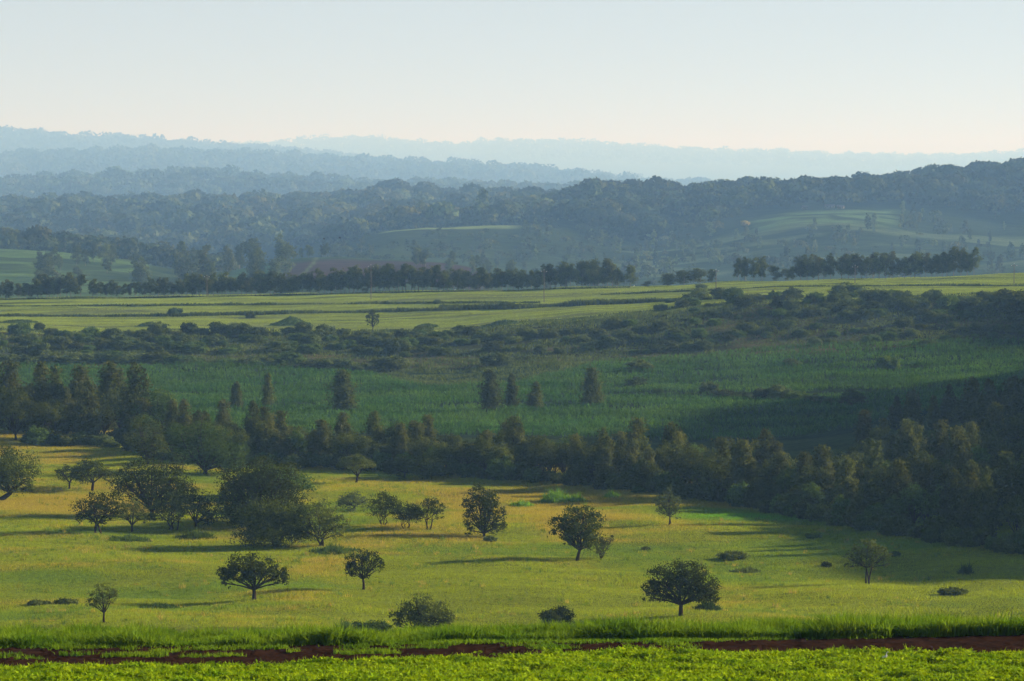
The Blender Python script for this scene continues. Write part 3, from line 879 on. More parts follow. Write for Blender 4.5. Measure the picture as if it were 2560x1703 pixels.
for i, (name, u, v, wp, hp, b, op, lab) in enumerate(HERO):
    x, y, z = hit(u, v, 300, 900)
    mpp = y / F
    rng = np.random.default_rng(100 + i)
    wm, hm = wp * mpp, hp * mpp
    k = {'broad': lambda: broad_tree(wm, hm, rng, **op), 'umb': lambda: umbrella_tree(wm, hm, rng, **op), 'bush': lambda: bush(wm, hm, rng, **op)}[b]()
    place(name, k, (x, y, z - .05), 1, 0, lab, 'bush' if 'bush' in name and 'bushy' not in name else 'tree')

# ---- low shrubs lying in the meadow
LOW = [
    (733, 559, 36, 9, 'scrub', 'long low dark shrub in the grass right of the large lopsided tree'),
    (953, 595, 34, 9, 'scrub', 'low dark shrub in the grass at the far right edge'),
    (826, 567, 12, 7, 'scrub', 'small round shrub left of the thin stemmed tree'),
    (490, 542, 14, 8, 'pale', 'small grey twiggy shrub at the foot of the tall ragged tree'),
    (646, 550, 10, 4, 'scrub', 'tiny dark shrub in the grass right of the leaning brown bush'),
    (556, 502, 30, 16, 'reed', 'tall bright green reed clump before the wood'),
    (576, 502, 14, 12, 'reed', 'narrow reed clump right of the tall bright green one'),
    (612, 498, 14, 9, 'reed', 'small reed clump farthest right before the wood'),
    (521, 506, 22, 8, 'reed', 'low reed clump left of the tall bright green one'),
    (371, 631, 44, 12, 'fresh', 'yellow green shrub sprawling over the bank left of the bushy tree'),
    (345, 632, 12, 13, 'fresh', 'thin yellow green sapling on the bank edge'),
    (38, 605, 26, 5, 'scrub', 'dark straggling shrub at the far left edge of the meadow'),
    (66, 604, 30, 6, 'scrub', 'dark straggling shrub left of the slender layered tree'),
    (160, 608, 36, 6, 'fresh', 'flat green weedy shrub right of the slender layered tree'),
    (708, 610, 26, 12, 'fresh', 'light green weeds beside the trunk of the biggest lone tree'),
    (965, 575, 8, 14, 'fresh', 'tall single green weed near the right edge'),
    (745, 572, 26, 7, 'scrub', 'pale shrubby weeds below the long low shrub'),
    (812, 538, 20, 7, 'fresh', 'dim green shrub in the shade before the right wood'),
    (935, 540, 26, 6, 'fresh', 'dim low shrub in the shade at right under the wood'),
    (895, 556, 12, 6, 'fresh', 'small dim shrub in the shaded grass'),
    (130, 540, 44, 6, 'fresh', 'bright green herbs at the foot of the left clump'),
    (196, 538, 40, 8, 'fresh', 'bright green herbs at the right foot of the left clump'),
    (335, 552, 46, 9, 'fresh', 'bright green herbs at the foot of the bush clump'),
]
for i, (u, v, wp, hp, lf, lab) in enumerate(LOW):
    x, y, z = hit(u, v, 300, 900)
    m = y / F
    rng = np.random.default_rng(300 + i)
    wm, hm = wp * m, hp * m
    if 'reed' in lab or 'weed' in lab or 'herb' in lab or 'sapling' in lab:
        nt = int(8 + wp * 1.6)                       # separate tufts of unequal height, dense in the middle
        a, q = rng.random(nt) * 6.3, rng.random(nt) ** .7
        tx, ty = np.cos(a) * q * wm * .5, np.sin(a) * q * wm * .45
        th = hm * (.25 + .85 * rng.random(nt) ** 1.6) * (1.1 - .6 * q)
        per = 34
        P = np.stack([np.repeat(tx, per), np.repeat(ty, per), np.zeros(nt * per)], -1) + rng.normal(size=(nt * per, 3)) * np.array([.32, .32, 0])
        P[:, 2] = height(P[:, 0] + x, P[:, 1] + y) - z
        V, Fc = blades(P, np.repeat(th, per) * (.5 + .6 * rng.random(nt * per)), .12, rng, .8)
        o = obj('reed_clump' if 'reed' in lab else 'weed_clump', mesh_np('reed_clump' if 'reed' in lab else 'weed_clump', V, Fc, M[lf]))
        o.location = (x, y, z)
        tag(o, lab, 'weeds' if 'reed' not in lab else 'reeds')
    else:
        k = bush(wm, hm * .8, rng, 'olive' if lf == 'scrub' else lf, 9, 1.0, .13)
        o = obj('low_shrub', k.c); o.location = (x, y, z - .05)
        tag(o, lab, 'shrub')

# ---- the wood behind the meadow
def variants(f, n):
    return [f(np.random.default_rng(500 + i)) for i in range(n)]

SPIRE = variants(lambda r: spire_tree(12, 6.0, r, 'feather', 'bark', .06, 4 + int(r.random() * 4)), 8)
DSPIRE = variants(lambda r: spire_tree(12, 6.4, r, 'olive', 'bark', .05, 4, 1.4, .26, .5), 3)
ROUND = variants(lambda r: broad_tree(8, 9, r, .08, ('olive', 'dark', 'fresh', 'olive')[int(r.random() * 4)], nl=13, dens=1.6, lsize=.22, flat=1.05), 6)
CONE = variants(lambda r: spire_tree(10.5, 5.0, r, 'olive', 'bark', .10, 1 + int(r.random() * 2), 1.9, .24, .45), 4)


def belt(n, u0, u1, front, depth, hpx, seed, label, group, mix=.25, kinds=None, name='feathery_tree'):
    """trees standing in a strip that starts at picture line `front` and goes `depth` metres back"""
    r = np.random.default_rng(seed)
    for i in range(n):
        u = u0 + (u1 - u0) * (i + r.random() * 1.6 - .3) / n
        v = np.interp(u, [p[0] for p in front], [p[1] for p in front])
        x, y, z = hit(u, v, 380, 900)
        y2 = y + depth * r.random(); x2 = x * y2 / y; z2 = float(height(x2, y2))
        hm = np.interp(u, [p[0] for p in hpx], [p[1] for p in hpx]) * y / F * (.58 + .50 * r.random())
        if r.random() < mix:
            k = ROUND[int(r.random() * len(ROUND))]; s = hm * .72 / 9; nm = 'leafy_tree'; lb = 'rounded leafy tree ' + label; gp = 'rounded trees ' + group
        else:
            kk = kinds or SPIRE + DSPIRE
            k = kk[int(r.random() * len(kk))]; s = hm / 12; nm = name; lb = 'tall feathery tree ' + label; gp = 'feathery trees ' + group
        place(nm, k, (x2, y2, z2 - .1), s * (.92 + .2 * r.random()), r.random() * 6.3, lb, 'tree', gp, sz=s)


belt(40, -60, 172, [(-60, 441), (0, 441), (120, 446), (170, 452)], 45, [(-60, 72), (60, 74), (120, 78), (170, 74)], 1, 'in the brown wood at the left edge', 'of the left wood', 0.47)
belt(26, 172, 300, [(172, 462), (240, 464), (300, 468)], 40, [(172, 52), (240, 54), (300, 50)], 2, 'in the belt behind the bright green tree', 'of the belt behind the bright green tree', 0.57)
belt(46, 296, 500, [(296, 468), (400, 474), (500, 480)], 26, [(296, 50), (400, 50), (500, 48)], 3, 'in the dark belt behind the umbrella acacia', 'of the belt behind the umbrella acacia', 0.70)
belt(46, 500, 690, [(500, 480), (600, 488), (690, 499)], 34, [(500, 54), (600, 56), (690, 66)], 4, 'in the dark belt right of the middle', 'of the belt right of the middle', 0.70)
belt(52, 690, 880, [(690, 499), (800, 515), (880, 530)], 60, [(690, 64), (800, 62), (880, 60)], 5, 'in the shaded lower wood at right', 'of the shaded lower wood', 0.67)
belt(104, 850, 1090, [(850, 524), (950, 540), (1090, 556)], 125, [(850, 62), (950, 72), (1090, 80)], 6, 'in the wood at the right edge', 'of the wood at the right edge', 0.70)
belt(22, 890, 1090, [(890, 440), (960, 434), (1090, 425)], 30, [(890, 36), (960, 48), (1090, 50)], 7, 'of the dark row above the right wood', 'of the dark row above the right wood', .1, DSPIRE)

EDGE_SHRUB = variants(lambda r: bush(5.0, 3.4, r, ('olive', 'scrub', 'fresh')[int(r.random() * 3)], 9, 1.1, .2), 5)
r = np.random.default_rng(77)
edge = [(0, 446), (120, 450), (172, 466), (240, 468), (300, 471), (400, 475), (500, 483), (600, 491), (690, 502), (800, 520), (880, 536), (950, 548), (1040, 560)]
for i in range(120):
    u = 20 + 1020 * (i + r.random()) / 120
    x, y, z = hit(u, np.interp(u, [p[0] for p in edge], [p[1] for p in edge]) - r.random() * 4, 380, 900)
    o = obj('edge_shrub', EDGE_SHRUB[int(r.random() * 5)].c)
    s_ = .5 + .7 * r.random()
    o.location = (x, y + 3, float(height(x, y + 3)) - .1); o.scale = (s_, s_, s_ * (.7 + .6 * r.random())); o.rotation_euler = (0, 0, r.random() * 6.3)
    tag(o, 'undergrowth shrub along the ' + ('left' if u < 300 else 'middle' if u < 680 else 'right') + ' foot of the wood', 'shrub', 'undergrowth along the foot of the wood, ' + ('left' if u < 300 else 'middle' if u < 680 else 'right'))

pp = np.array([hit(a, b, 380, 700) for a, b in zip(np.linspace(822, 892, 24), np.interp(np.linspace(822, 892, 24), [822, 850, 870, 892], [512.5, 518, 523.5, 531]))])
pv_ = np.concatenate([pp + np.array([0, -1.3, 0]), pp + np.array([0, 1.3, 0])]); pv_[:, 2] = height(pv_[:, 0], pv_[:, 1]) + .22
a_ = np.arange(23)
o = obj('footpath', mesh_np('footpath', pv_, np.stack([a_, a_ + 1, a_ + 25, a_ + 24], -1), M['track']))
tag(o, kind='structure')

LONE = [(237, 413, 17, 32, 'dark narrow tree in the maize, left of the twin tipped one'), (268, 411, 18, 38, 'narrow twin tipped tree in the maize at left'),
        (343, 416, 30, 46, 'broad dark conical tree in the maize above the umbrella acacia'), (490, 417, 24, 47, 'tall dark tree, leftmost of the three in the middle maize'),
        (512, 413, 21, 40, 'split topped dark tree, second of the three in the middle maize'), (536, 413, 22, 32, 'low egg shaped tree, third of the three in the middle maize'),
        (592, 411, 25, 43, 'tall cone shaped tree standing alone in the middle maize')]
for i, (u, v, wp, hp, lab) in enumerate(LONE):
    x, y, z = hit(u, v, 640, 900)
    k = CONE[i % 4]; m = y / F
    place('conical_tree', k, (x, y, z - .1), wp * m / 5.0, i * 1.3, lab, 'tree', None, sz=hp * m / 10.5)

# ---- shrubs: hedge in the maize, hillside, field banks
SHRUB = variants(lambda r: bush(4.5, 2.9, r, ('scrub', 'olive', 'scrub', 'fresh')[int(r.random() * 4)], 8, .9, .2), 6)
SHRUB_W = variants(lambda r: bush(6.5, 3.0, r, 'scrub', 10, 1.0, .26), 4)


def shrub(u, v, wp, hp, r, label, group, y0=640, y1=1300, name='shrub'):
    x, y, z = hit(u, v, y0, y1)
    m = y / F
    k = SHRUB[int(r.random() * 6)]
    o = obj(name, k.c)
    o.location = (x, y, z - .15); o.rotation_euler = (0, 0, r.random() * 6.3)
    s = wp * m / 4.5
    o.scale = (s, s, hp * m / 2.9)
    tag(o, label, 'shrub', group)


r = np.random.default_rng(40)
for (u, v, wp, hp) in [(637, 391, 26, 15), (658, 394, 14, 7), (688, 397, 9, 6), (708, 397, 24, 17), (724, 402, 26, 14), (741, 403, 28, 12), (762, 404, 22, 18), (778, 404, 30, 20), (797, 405, 28, 15), (814, 406, 26, 13), (830, 407, 18, 10)]:
    shrub(u, v, wp, hp, r, 'dark rounded shrub in the hedge line across the right maize', 'hedge shrubs in the right maize')
UMB = variants(lambda q: umbrella_tree(9, 5.5, q, 'dark', .5), 2)
x, y, z = hit(852, 410, 640, 900); place('acacia_tree', UMB[0], (x, y, z), 36 * y / F / 9, 0, 'flat topped acacia at the right end of the maize hedge line', 'tree', None, sz=24 * y / F / 5.5)

belts = [
    ([(0, 352), (80, 350), (160, 350), (256, 347), (330, 346), (430, 350)], 60, 21, 10, 'olive shrub on the left hillside above the maize', 'shrubs on the left hillside', 14),
    ([(-10, 338), (80, 340), (160, 334), (256, 337), (330, 338), (440, 340)], 46, 18, 9, 'shrub along the upper rim of the left hillside', 'shrubs along the left rim', 8),
    ([(0, 364), (100, 362), (200, 365), (300, 368), (360, 372)], 30, 30, 10, 'long olive shrub at the foot of the left hillside', 'shrubs at the foot of the left hillside', 4),
    ([(400, 346), (480, 343), (560, 345), (640, 340)], 44, 17, 8, 'shrub on the dim middle hillside', 'shrubs on the middle hillside', 22),
    ([(600, 345), (700, 335), (800, 330), (900, 330), (1030, 330)], 90, 17, 8, 'dim shrub on the shaded right hillside', 'shrubs on the right hillside', 36),
    ([(660, 310), (720, 304), (800, 303), (900, 305), (1030, 302)], 56, 19, 10, 'dark shrub along the top of the right hillside', 'shrubs along the top of the right hillside', 14),
]
for j, (line, n, wp, hp, lab, grp, spread) in enumerate(belts):
    r = np.random.default_rng(60 + j)
    for i in range(n):
        u = line[0][0] + (line[-1][0] - line[0][0]) * (i + r.random() * 1.5) / n
        v = np.interp(u, [p[0] for p in line], [p[1] for p in line]) + (r.random() - .5) * spread
        q = .5 + .9 * r.random()
        shrub(u, v, wp * q, hp * q * (.8 + .4 * r.random()), r, lab, grp, 800, 1100, 'hill_shrub')
BIGSH = [(236, 334, 24, 13, 'round crowned shrub tree on the rim, left of the mound'), (390, 372, 42, 18, 'bright green thicket shrub before the left hillside'),
         (362, 374, 30, 10, 'low thicket shrub left of the bright green one'), (640, 374, 34, 15, 'big dim shrub in the shaded maize'), (792, 369, 22, 12, 'lone dim shrub in the lit maize'),
         (496, 366, 36, 14, 'dark thicket on the middle hillside'), (1018, 312, 44, 24, 'large dark shrub tree at the right rim of the field'), (846, 296, 44, 14, 'dark thicket in the upper right field'),
         (866, 299, 20, 9, 'small shrub right of the dark thicket in the upper right field'), (888, 371, 24, 18, 'flat dark shrub in the shade below the right hillside'),
         (175, 316, 18, 9, 'dark shrub clump on the field bank at left'), (250, 318, 12, 5, 'small round shrub on the field bank'), (92, 334, 12, 8, 'single small shrub tree left of the rim'), (40, 330, 12, 8, 'pale single shrub tree at the left of the field'),
         (437, 304, 9, 5, 'little round shrub on the upper field bank'), (449, 309, 10, 5, 'little round shrub on the middle field bank'), (507, 309, 20, 8, 'dome shrub on the middle field bank'), (701, 288, 16, 5, 'low shrub at the top of the field')]
r = np.random.default_rng(90)
for (u, v, wp, hp, lab) in BIGSH:
    shrub(u, v, wp, hp, r, lab, None, 780, 1300, 'field_shrub')


k = bush(6, 3, np.random.default_rng(5), 'straw', 8, 1.2, .25)
x, y, z = hit(745, 226, 2400, 3300)
o = obj('hill_shrub', k.c); o.location = (x, y, z); o.scale = (1.8, 1.8, 1.9)
tag(o, 'pale yellow bushy shrub glowing on the far right hill left of the green field', 'shrub')


def bank_strip(name, line, n, h, wdt, seed, label):
    """continuous overgrown strip along a field edge"""
    r = np.random.default_rng(seed)
    P = []
    us = np.linspace(line[0][0], line[-1][0], 160)
    vs = np.interp(us, [p[0] for p in line], [p[1] for p in line])
    pts = np.array([hit(a, b, 900, 1300) for a, b in zip(us, vs)])
    t = r.random(n) * 159
    i = np.minimum(t.astype(int), 158); f = (t - i)[:, None]
    Q = pts[i] * (1 - f) + pts[i + 1] * f
    Q[:, 1] += r.normal(size=n) * wdt
    Q[:, 2] = height(Q[:, 0], Q[:, 1])
    hg = h * (.35 + 1.3 * (fbm(Q[:, 0] / 14, Q[:, 0] * 0 + seed, 91) - .2).clip(0))
    V, Fc = blades(Q, hg, .4, r, .9)
    o = obj(name, mesh_np(name, V, Fc, M['scrub']))
    tag(o, None, None, None, 'stuff')


bank_strip('grassy_field_bank', [(-40, 306.5), (150, 306), (300, 304.5), (420, 303.5), (540, 303)], 5200, 1.0, .8, 1, 'bank')
bank_strip('grassy_field_bank', [(-40, 316), (60, 316.5), (180, 316.5), (300, 313.5), (400, 311.5), (480, 309)], 6000, 1.3, 1.2, 2, 'bank')
bank_strip('grassy_field_bank', [(440, 309), (520, 308.5), (600, 304.5), (680, 300.5), (760, 297)], 8000, 2.0, 1.6, 3, 'bank')
bank_strip('grassy_field_bank', [(600, 295), (700, 291), (780, 287), (900, 286), (1060, 286)], 3600, .9, .8, 4, 'bank')
bank_strip('grassy_field_bank', [(-40, 299.8), (120, 298.2), (256, 296), (420, 292.2), (630, 287.6)], 5000, .8, .8, 5, 'bank')


def mound(u, v, wp, hp, label):
    x, y, z = hit(u, v, 900, 1300); m = y / F
    R, hh = wp * m / 2, hp * m
    k = 26
    g = np.linspace(-1, 1, k)
    A, B = np.meshgrid(g, g)
    d = np.sqrt(A * A + B * B)
    Z = hh * np.exp(-(d * 2.1) ** 2) * (.8 + .4 * vnoise(A * 4, B * 4, int(u))) 
    X, Y = x + A * R * 1.3, y + B * R * .9
    V = np.stack([X, Y, height(X, Y) + Z - .12], -1).reshape(-1, 3)
    a = (np.arange(k - 1)[:, None] * k + np.arange(k - 1)[None]).ravel()
    rr = np.random.default_rng(int(u))
    Q = V[rr.integers(0, len(V), 2600)] + rr.normal(size=(2600, 3)) * np.array([.3, .3, .05])
    Q = Q[Q[:, 2] > height(Q[:, 0], Q[:, 1]) + .15]
    b, bf = blades(Q, np.full(len(Q), .5), .3, rr, .7)
    Vc = np.concatenate([V, b]); Fc = np.concatenate([np.stack([a, a + 1, a + k + 1, a + k], -1), bf + len(V)])
    C = np.tile(np.array([[.11, .17, .045]]), (len(Vc), 1))
    o = obj('earth_mound', mesh_np('earth_mound', Vc, Fc, M['ground'], C, True))
    tag(o, label, 'mound')


mound(291, 325, 42, 8, 'green overgrown earth mound in the lit field')
mound(20, 323, 50, 3, 'flat dark mound at the far left of the field')
mound(150, 326, 34, 3.5, 'low dark mound left of the round crowned shrub tree')
mound(500, 325, 44, 4, 'scrubby mound at the near edge of the field, middle')
mound(428, 327, 28, 2.4, 'small dark mound left of the scrubby mound')

def hump(u, Y, wdt, hgt):
    x = (u - W / 2) / F * Y
    k = 30; g = np.linspace(-1, 1, k); A, B = np.meshgrid(g, g)
    Z = hgt * np.exp(-(A * A * 3 + B * B * 4)) * (.55 + .9 * vnoise(A * 5, B * 3, 3))
    X, Yy = x + A * wdt, Y + B * .9
    V = np.stack([X, Yy, height(X, Yy) + Z - .08], -1).reshape(-1, 3)
    a = (np.arange(k - 1)[:, None] * k + np.arange(k - 1)[None]).ravel()
    o = obj('earth_hump', mesh_np('earth_hump', V, np.stack([a, a + 1, a + k + 1, a + k], -1), M['track'], None, True))
    tag(o, 'dark bare earth hump on top of the green bank left of the yellow green shrub', 'mound')


hump(322, 103.2, .95, .72)

# lone trees of the field
k = broad_tree(6.0, 7.6, np.random.default_rng(777), .42, 'dark', shape=[(-.1, .88, .36), (.5, .74, .34), (-.6, .7, .34), (0, .66, .36), (.55, .54, .26), (-.55, .52, .24)], lsize=.22, dens=.5)
x, y, z = hit(373, 332, 900, 1300); m = y / F
place('field_tree', k, (x, y, z), 16 * m / 6.0, 0, 'small dark tree with bare trunk standing alone at the field edge', 'tree', None, sz=22 * m / 7.6)
x, y, z = hit(773, 297, 900, 1300); m = y / F
place('field_tree', k, (x, y, z), 6 * m / 6.0, 1, 'tiny sapling in the upper right field', 'tree', None, sz=7 * m / 7.6)

# ---- boundary row along the far edge of the field
ROWT = variants(lambda q: row_tree(12, 5.2, q, ('olive', 'feather', 'olive')[int(q.random() * 3)]), 6)
ROWW = variants(lambda q: row_tree(12, 7.5, q, 'olive', 'palebark', .15), 3)


def tree_row(spec, label, group, seed, y0=1196):
    r = np.random.default_rng(seed)
    for (u, v, wp, hp) in spec:
        y = y0 + 9 * r.random(); x = (u - W / 2) / F * y; z = float(height(x, y)); m = y / F
        wide = wp / hp > .62
        k = (ROWW if wide else ROWT)[int(r.random() * (3 if wide else 6))]
        place('boundary_tree', k, (x, y, z - .1), wp * m / (7.5 if wide else 5.2), r.random() * 6.3, label, 'tree', group, sz=hp * m / 12)


r = np.random.default_rng(123)
spec = []
u = 2.0
while u < 632:
    if not (12 < u < 18 or 83 < u < 90 or 620 < u < 628):
        hh = np.interp(u, [0, 80, 100, 200, 250, 300, 380, 430, 520, 560, 632], [16, 22, 15, 19, 19, 20, 24, 22, 18, 21, 25]) * (.75 + .5 * r.random())
        spec.append((u, np.interp(u, [0, 256, 420, 512, 640], [298.5, 294.5, 291, 289.5, 286]) + r.random() * .4, hh * (.38 + .27 * r.random()), hh))
    u += 2.9 + 3.2 * r.random()
tree_row(spec, 'slender grey green tree in the long row at the far field edge', 'trees of the long boundary row', 5)
tree_row([(668, 285, 20, 13), (684, 284.5, 22, 15), (700, 284, 22, 16), (712, 284, 12, 14), (648, 286, 10, 6)], 'dense rounded tree in the short clump before the right row', 'trees of the short boundary clump', 6)
tree_row([(738, 284, 9, 22), (745, 283.5, 11, 24), (754, 283, 11, 24), (762, 283, 12, 25)], 'bare stemmed tree in the group of four left of the right row', 'four bare stemmed trees', 7)
sp = [(774, 282.5, 13, 16), (786, 282, 11, 13), (792, 282, 7, 15)]
u = 801.
while u < 975:
    hh = np.interp(u, [800, 880, 930, 950, 975], [24, 25, 23, 27, 25]) * (.85 + .25 * r.random())
    if not (809 < u < 813 or 832 < u < 836): sp.append((u, np.interp(u, [800, 1024], [280.5, 274]), hh * (.36 + .27 * r.random()), hh))
    u += 4.6 + 3.0 * r.random()
tree_row(sp, 'dark upright tree in the right row on the skyline of the field', 'trees of the right boundary row', 8)

# ---- valley trees beyond the field
VAL = []
r = np.random.default_rng(321)
for (u0, u1, v0, v1, h0, h1, n) in [(0, 60, 268, 292, 18, 26, 7), (60, 140, 262, 290, 12, 22, 10), (130, 215, 272, 292, 22, 34, 14), (215, 285, 262, 290, 24, 34, 9), (300, 380, 252, 257, 9, 16, 10), (395, 440, 254, 268, 12, 22, 7), (445, 520, 265, 282, 12, 18, 12), (516, 640, 284, 294, 10, 20, 8)]:
    for i in range(n):
        VAL.append((u0 + (u1 - u0) * r.random(), v0 + (v1 - v0) * r.random(), h0 + (h1 - h0) * r.random()))
for (u, v, hp) in VAL:
    x, y, z = hit(u, v, 1400, 2800); m = y / F
    kk = ROWT if r.random() < .65 else ROWW
    k = kk[int(r.random() * len(kk))]
    s = hp * m / 12
    place('valley_tree', k, (x, y, z - .3), s * (.8 + .5 * r.random()), r.random() * 6.3, 'hazy tall tree in the valley beyond the boundary row', 'tree', 'trees in the hazy valley', sz=s)


PALET = variants(lambda q: row_tree(12, 4.6, q, 'pale', 'palebark', .1), 3)
r = np.random.default_rng(654)
for i in range(46):
    u = 590 + 420 * r.random()
    v = 212 + 50 * r.random()
    if 745 < u < 890 and v < 226: continue
    x, y, z = hit(u, v, 1700, 3300); m = y / F; s = (8 + 8 * r.random()) * m / 12
    place('pale_tree', PALET[int(r.random() * 3)], (x, y, z - .3), s * (.8 + .5 * r.random()), r.random() * 6.3, 'pale slender tree on the hazy slope of the right hill', 'tree', 'pale slender trees on the right hill', sz=s)


# ------------------------------------------------------------------ far woods, one mass per ridge
def far_wood(name, n, u0, u1, y0, y1, rad, seed, q=46, mask=None, tall=.55, spire=.0):
    r = np.random.default_rng(seed)
    X, Y, u = scatter(n, u0, u1, float(FY(y0)), float(FY(y1)), r)
    if mask is not None:
        k = mask(X, NY(Y), u, r); X, Y, u = X[k], Y[k], u[k]
    n = len(X)
    R = rad * (.5 + .95 * r.random(n) ** 1.8)
    Z = height(X, Y) + R * (.55 + .5 * r.random(n)) * tall * 2
    sp = r.random(n) < spire
    idx = np.repeat(np.arange(n), q)
    D = norm(r.normal(size=(len(idx), 3)))
    D[:, 2] = np.where(D[:, 2] < -.35, -D[:, 2], D[:, 2])
    sh = np.stack([np.where(sp, .42, 1.0), np.where(sp, .42, 1.0), np.where(sp, 1.5, .48 + .3 * r.random(n))], -1)
    lump = .82 + .32 * r.random((len(idx), 1))
    P = np.stack([X, Y, Z], -1)[idx] + D * sh[idx] * R[idx][:, None] * lump
    N = norm(D + r.normal(size=D.shape) * .45)
    V, Fc = quads_at(P, N, R[idx] * .30, r, 1.3)
    t = np.repeat(np.repeat(.55 + .95 * r.random(n) ** 1.3, q), 4)
    w = np.repeat(np.repeat(r.random(n) ** 2, q), 4)
    stuff(name, V, Fc, M['far'], np.stack([t * (1 + .35 * w), t, t * (1 - .2 * w)], -1))


far_wood('wood_on_right_hill', 1900, 560, 1090, 2450, 2900, 10.5, 1, 130,
         lambda X, Y, u, r: ~((u > 742) & (u < 905) & (Y < 2540)) & (Y > np.interp(u, [560, 640, 740, 900, 1024], [2520, 2380, 2420, 2560, 2500])) & (r.random(len(u)) < .9), .75, .0)
far_wood('scrub_on_right_hill', 900, 520, 1090, 1950, 2470, 5.0, 2, 80,
         lambda X, Y, u, r: (fbm(X / 60, Y / 50, 61) > .5) & ~((u > 745) & (u < 900) & (Y > 2330)), .5, .35)
far_wood('wood_on_middle_slope', 1000, 330, 640, 2540, 3050, 11.0, 3, 130, None, .6, .06)
far_wood('scrub_on_middle_slope', 500, 320, 620, 2050, 2480, 4.0, 8, 60, lambda X, Y, u, r: ~((u > 370) & (u < 530) & (Y > 2375)) & (fbm(X / 60, Y / 50, 63) > .5), .5, .2)
far_wood('wood_on_left_rise', 420, -60, 235, 2000, 2250, 8.0, 4, 120, lambda X, Y, u, r: Y > np.interp(u, [0, 120, 235], [2020, 1960, 1900]) + 60 * r.random(len(u)), .6)
far_wood('wood_on_near_ridge', 2500, -80, 640, 2750, 3850, 14.0, 5, 130, None, .6)
far_wood('wood_on_second_ridge', 2400, -80, 680, 5800, 7200, 19.0, 6, 90, None, .6)
far_wood('wood_on_third_ridge', 3400, -80, 720, 9900, 12400, 28.0, 7, 60, None, .6)
far_wood('wood_on_fourth_ridge', 3600, -80, 640, 14500, 17500, 35.0, 9, 48, None, .6)
far_wood('wood_on_farthest_ridge', 5000, 100, 1110, 24000, 29800, 42.0, 10, 34, None, .6, .0)


# ------------------------------------------------------------------ small built things
def box(x0, x1, y0, y1, z0, z1):
    V = np.array([(x, y, z) for z in (z0, z1) for y in (y0, y1) for x in (x0, x1)], float)
    return V, np.array([(0, 2, 3, 1), (4, 5, 7, 6), (0, 1, 5, 4), (2, 6, 7, 3), (0, 4, 6, 2), (1, 3, 7, 5)])


POLES = [(207, 296.5, 21, 'leftmost power pole, before the long boundary row'), (371, 299, 34, 'power pole on a small dark tuft, left of the middle'), (544, 302, 32, 'tall power pole before the right end of the long row'),
         (716, 290.5, 21, 'power pole beside the short tree clump'), (855, 283.5, 18, 'power pole before the right boundary row'), (1014, 284, 20, 'power pole with crossarms at the far right edge')]
for i, (u, v, hp, lab) in enumerate(POLES):
    x, y, z = hit(u, v, 900, 1260); m = y / F
    hh = hp * m
    e = bpy.data.objects.new('power_pole', None); link(e); e.location = (x, y, z)
    tag(e, lab, 'power pole')
    obj('pole', mesh_np('pole', *tube([(0, 0, -.3), (0, 0, hh * .5), (0, 0, hh)], [.17, .15, .11], 9), M['pole'], None, True), e)
    obj('crossarm', mesh_np('crossarm', *box(-1.1, 1.1, -.16, -.06, hh - .75, hh - .60), M['pole']), e)
    for dx in (-1.0, 0.0, 1.0):
        zz = hh - .60 if dx else hh
        ins = obj('insulator', mesh_np('insulator', *tube([(dx, -.11 if dx else 0, zz), (dx, -.11 if dx else 0, zz + .1), (dx, -.11 if dx else 0, zz + .22)], [.05, .09, .04], 8), M['white'], None, True), e)


def house(u, v, w, d, hgt, label, rz=.15, y0=2700, y1=3150):
    x, y, z = hit(u, v, y0, y1)
    e = bpy.data.objects.new('farm_house', None); link(e); e.location = (x, y - 6, float(height(x, y - 6))); e.rotation_euler = (0, 0, rz)
    tag(e, label, 'house')
    obj('wall', mesh_np('wall', *box(-w / 2, w / 2, -d / 2, d / 2, -.4, hgt), M['wall']), e)
    o = .5; rh = hgt + 1.5
    V = np.array([(-w / 2 - o, -d / 2 - o, hgt - .1), (w / 2 + o, -d / 2 - o, hgt - .1), (w / 2 + o, d / 2 + o, hgt - .1), (-w / 2 - o, d / 2 + o, hgt - .1), (-w / 2 - o, 0, rh), (w / 2 + o, 0, rh),
                  (-w / 2 - o, -d / 2 - o, hgt + .03), (w / 2 + o, -d / 2 - o, hgt + .03), (w / 2 + o, d / 2 + o, hgt + .03), (-w / 2 - o, d / 2 + o, hgt + .03)])
    obj('roof', mesh_np('roof', V[:, :], np.array([(6, 7, 5, 4), (8, 9, 4, 5), (0, 3, 2, 1), (0, 1, 7, 6), (2, 3, 9, 8)]), M['roof']), e)
    obj('door', mesh_np('door', *box(-.55, .55, -d / 2 - .05, -d / 2 - .004, 0, 2.0), M['shutter']), e)
    for k in (-.32, .32):
        obj('window', mesh_np('window', *box(w * k - .6, w * k + .6, -d / 2 - .04, -d / 2 - .004, 1.0, 2.0), M['shutter']), e)


house(829, 207.5, 10, 5.5, 2.6, 'pale long farmhouse with iron roof on the hill top field')
house(840, 208, 7, 5, 2.4, 'small pale house right of the long farmhouse on the hill', -.3)
house(804, 208.5, 5, 4, 2.2, 'lone small hut left of the farmhouses on the hill', .3)


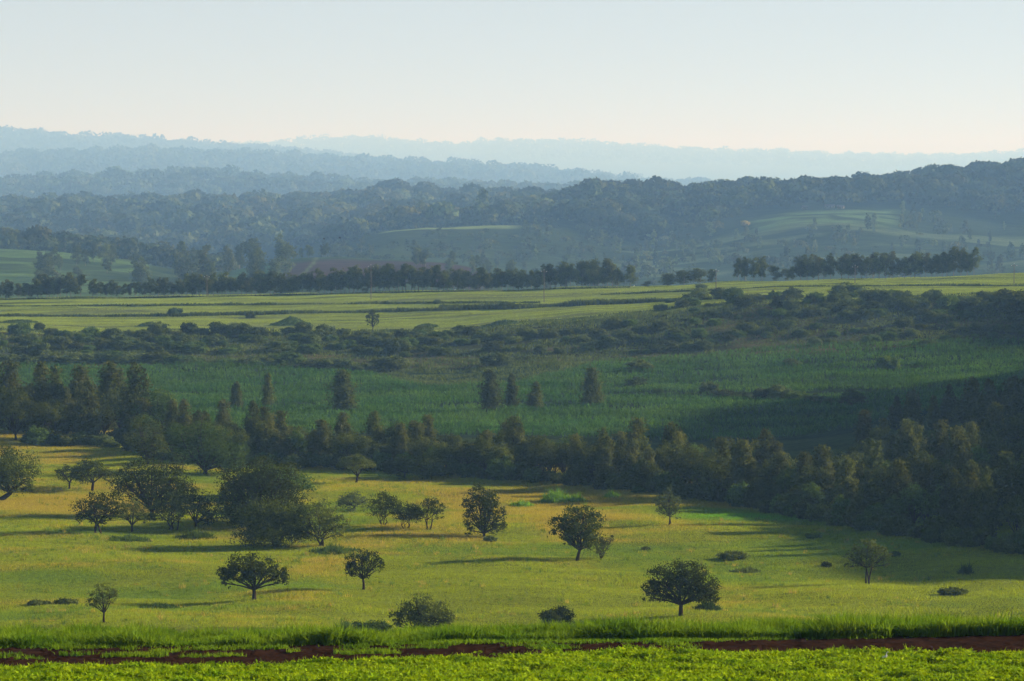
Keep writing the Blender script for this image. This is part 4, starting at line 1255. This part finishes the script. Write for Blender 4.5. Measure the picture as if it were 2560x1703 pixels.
def egret(u, v, hp, label, y0, y1):
    x, y, z = hit(u, v, y0, y1); m = y / F
    s = hp * m
    e = bpy.data.objects.new('white_egret', None); link(e); e.location = (x, y, z + (.12 if y < 200 else .2)); e.scale = (s, s, s)
    tag(e, label, 'bird')
    body = tube([(-.34, 0, .42), (-.2, 0, .47), (0, 0, .52), (.14, 0, .58), (.2, 0, .68), (.17, 0, .78), (.2, 0, .88), (.27, 0, .93), (.33, 0, .93)], [.01, .07, .12, .10, .05, .035, .035, .05, .02], 10)
    obj('body', mesh_np('body', *body, M['white'], None, True), e)
    obj('beak', mesh_np('beak', *tube([(.32, 0, .93), (.47, 0, .90)], [.018, .003], 6), M['beak']), e)
    for dy in (-.04, .04):
        obj('leg', mesh_np('leg', *tube([(0, dy, .45), (.03, dy, .22), (0, dy, -.12)], [.016, .012, .012], 6), M['black']), e)


egret(884, 668, 13, 'white egret standing in the leafy crop, bottom right', 60, 100)
egret(455, 291.6, 2.4, 'white egret on the far field edge below the long tree row', 1000, 1260)
egret(634, 287.8, 2.4, 'white egret at the right end of the long tree row', 1000, 1260)


def flying_bird(u, v, Y, label, roll):
    rx, ry, rz = ray(u, v)
    e = bpy.data.objects.new('flying_bird', None); link(e); e.location = (rx / ry * Y, Y, rz / ry * Y)
    e.rotation_euler = (.3, roll, .5)
    tag(e, label, 'bird')
    obj('body', mesh_np('body', *tube([(-.26, 0, 0), (-.16, 0, .0), (0, 0, .02), (.13, 0, .03), (.2, 0, .05), (.27, 0, .03)], [.05, .03, .065, .05, .035, .004], 8), M['black'], None, True), e)
    for s in (-1, 1):
        V = np.array([(.09, 0, .03), (-.09, 0, .02), (.11, s * .24, .14), (-.10, s * .22, .12), (-.02, s * .50, .10), (-.10, s * .46, .09)])
        V = np.concatenate([V, V + np.array([0, 0, .012])])
        Fc = np.array([(0, 2, 3, 1), (2, 4, 5, 3), (6, 7, 9, 8), (8, 9, 11, 10), (0, 1, 7, 6), (0, 6, 8, 2), (2, 8, 10, 4), (4, 10, 11, 5), (5, 11, 9, 3), (3, 9, 7, 1)])
        obj('wing', mesh_np('wing', V, Fc, M['black']), e)


flying_bird(324, 239, 640, 'small black bird gliding over the valley, lower one', .35)
flying_bird(340, 238, 640, 'small black bird with raised wings over the valley, right one', -.4)

# ------------------------------------------------------------------ haze: even air from below the ground to above the hills
hz = obj('haze', mesh_np('haze', *box(-54000, 54000, -400, 51950, -500, 900)))
m, n, l = new_mat('even haze')
pv = n.new('ShaderNodeVolumePrincipled')
pv.inputs['Color'].default_value = (*HAZE_COLOR, 1)
pv.inputs['Absorption Color'].default_value = (0.845, 0.65, 0.14, 1)     # absorption set to dim the haze: about a quarter of the loss is absorbed
pv.inputs['Density'].default_value = HAZE_DENSITY
pv.inputs['Anisotropy'].default_value = HAZE_G
mo = n.new('ShaderNodeOutputMaterial'); l.new(pv.outputs[0], mo.inputs['Volume'])
hz.data.materials.append(m)
tag(hz, kind='stuff')
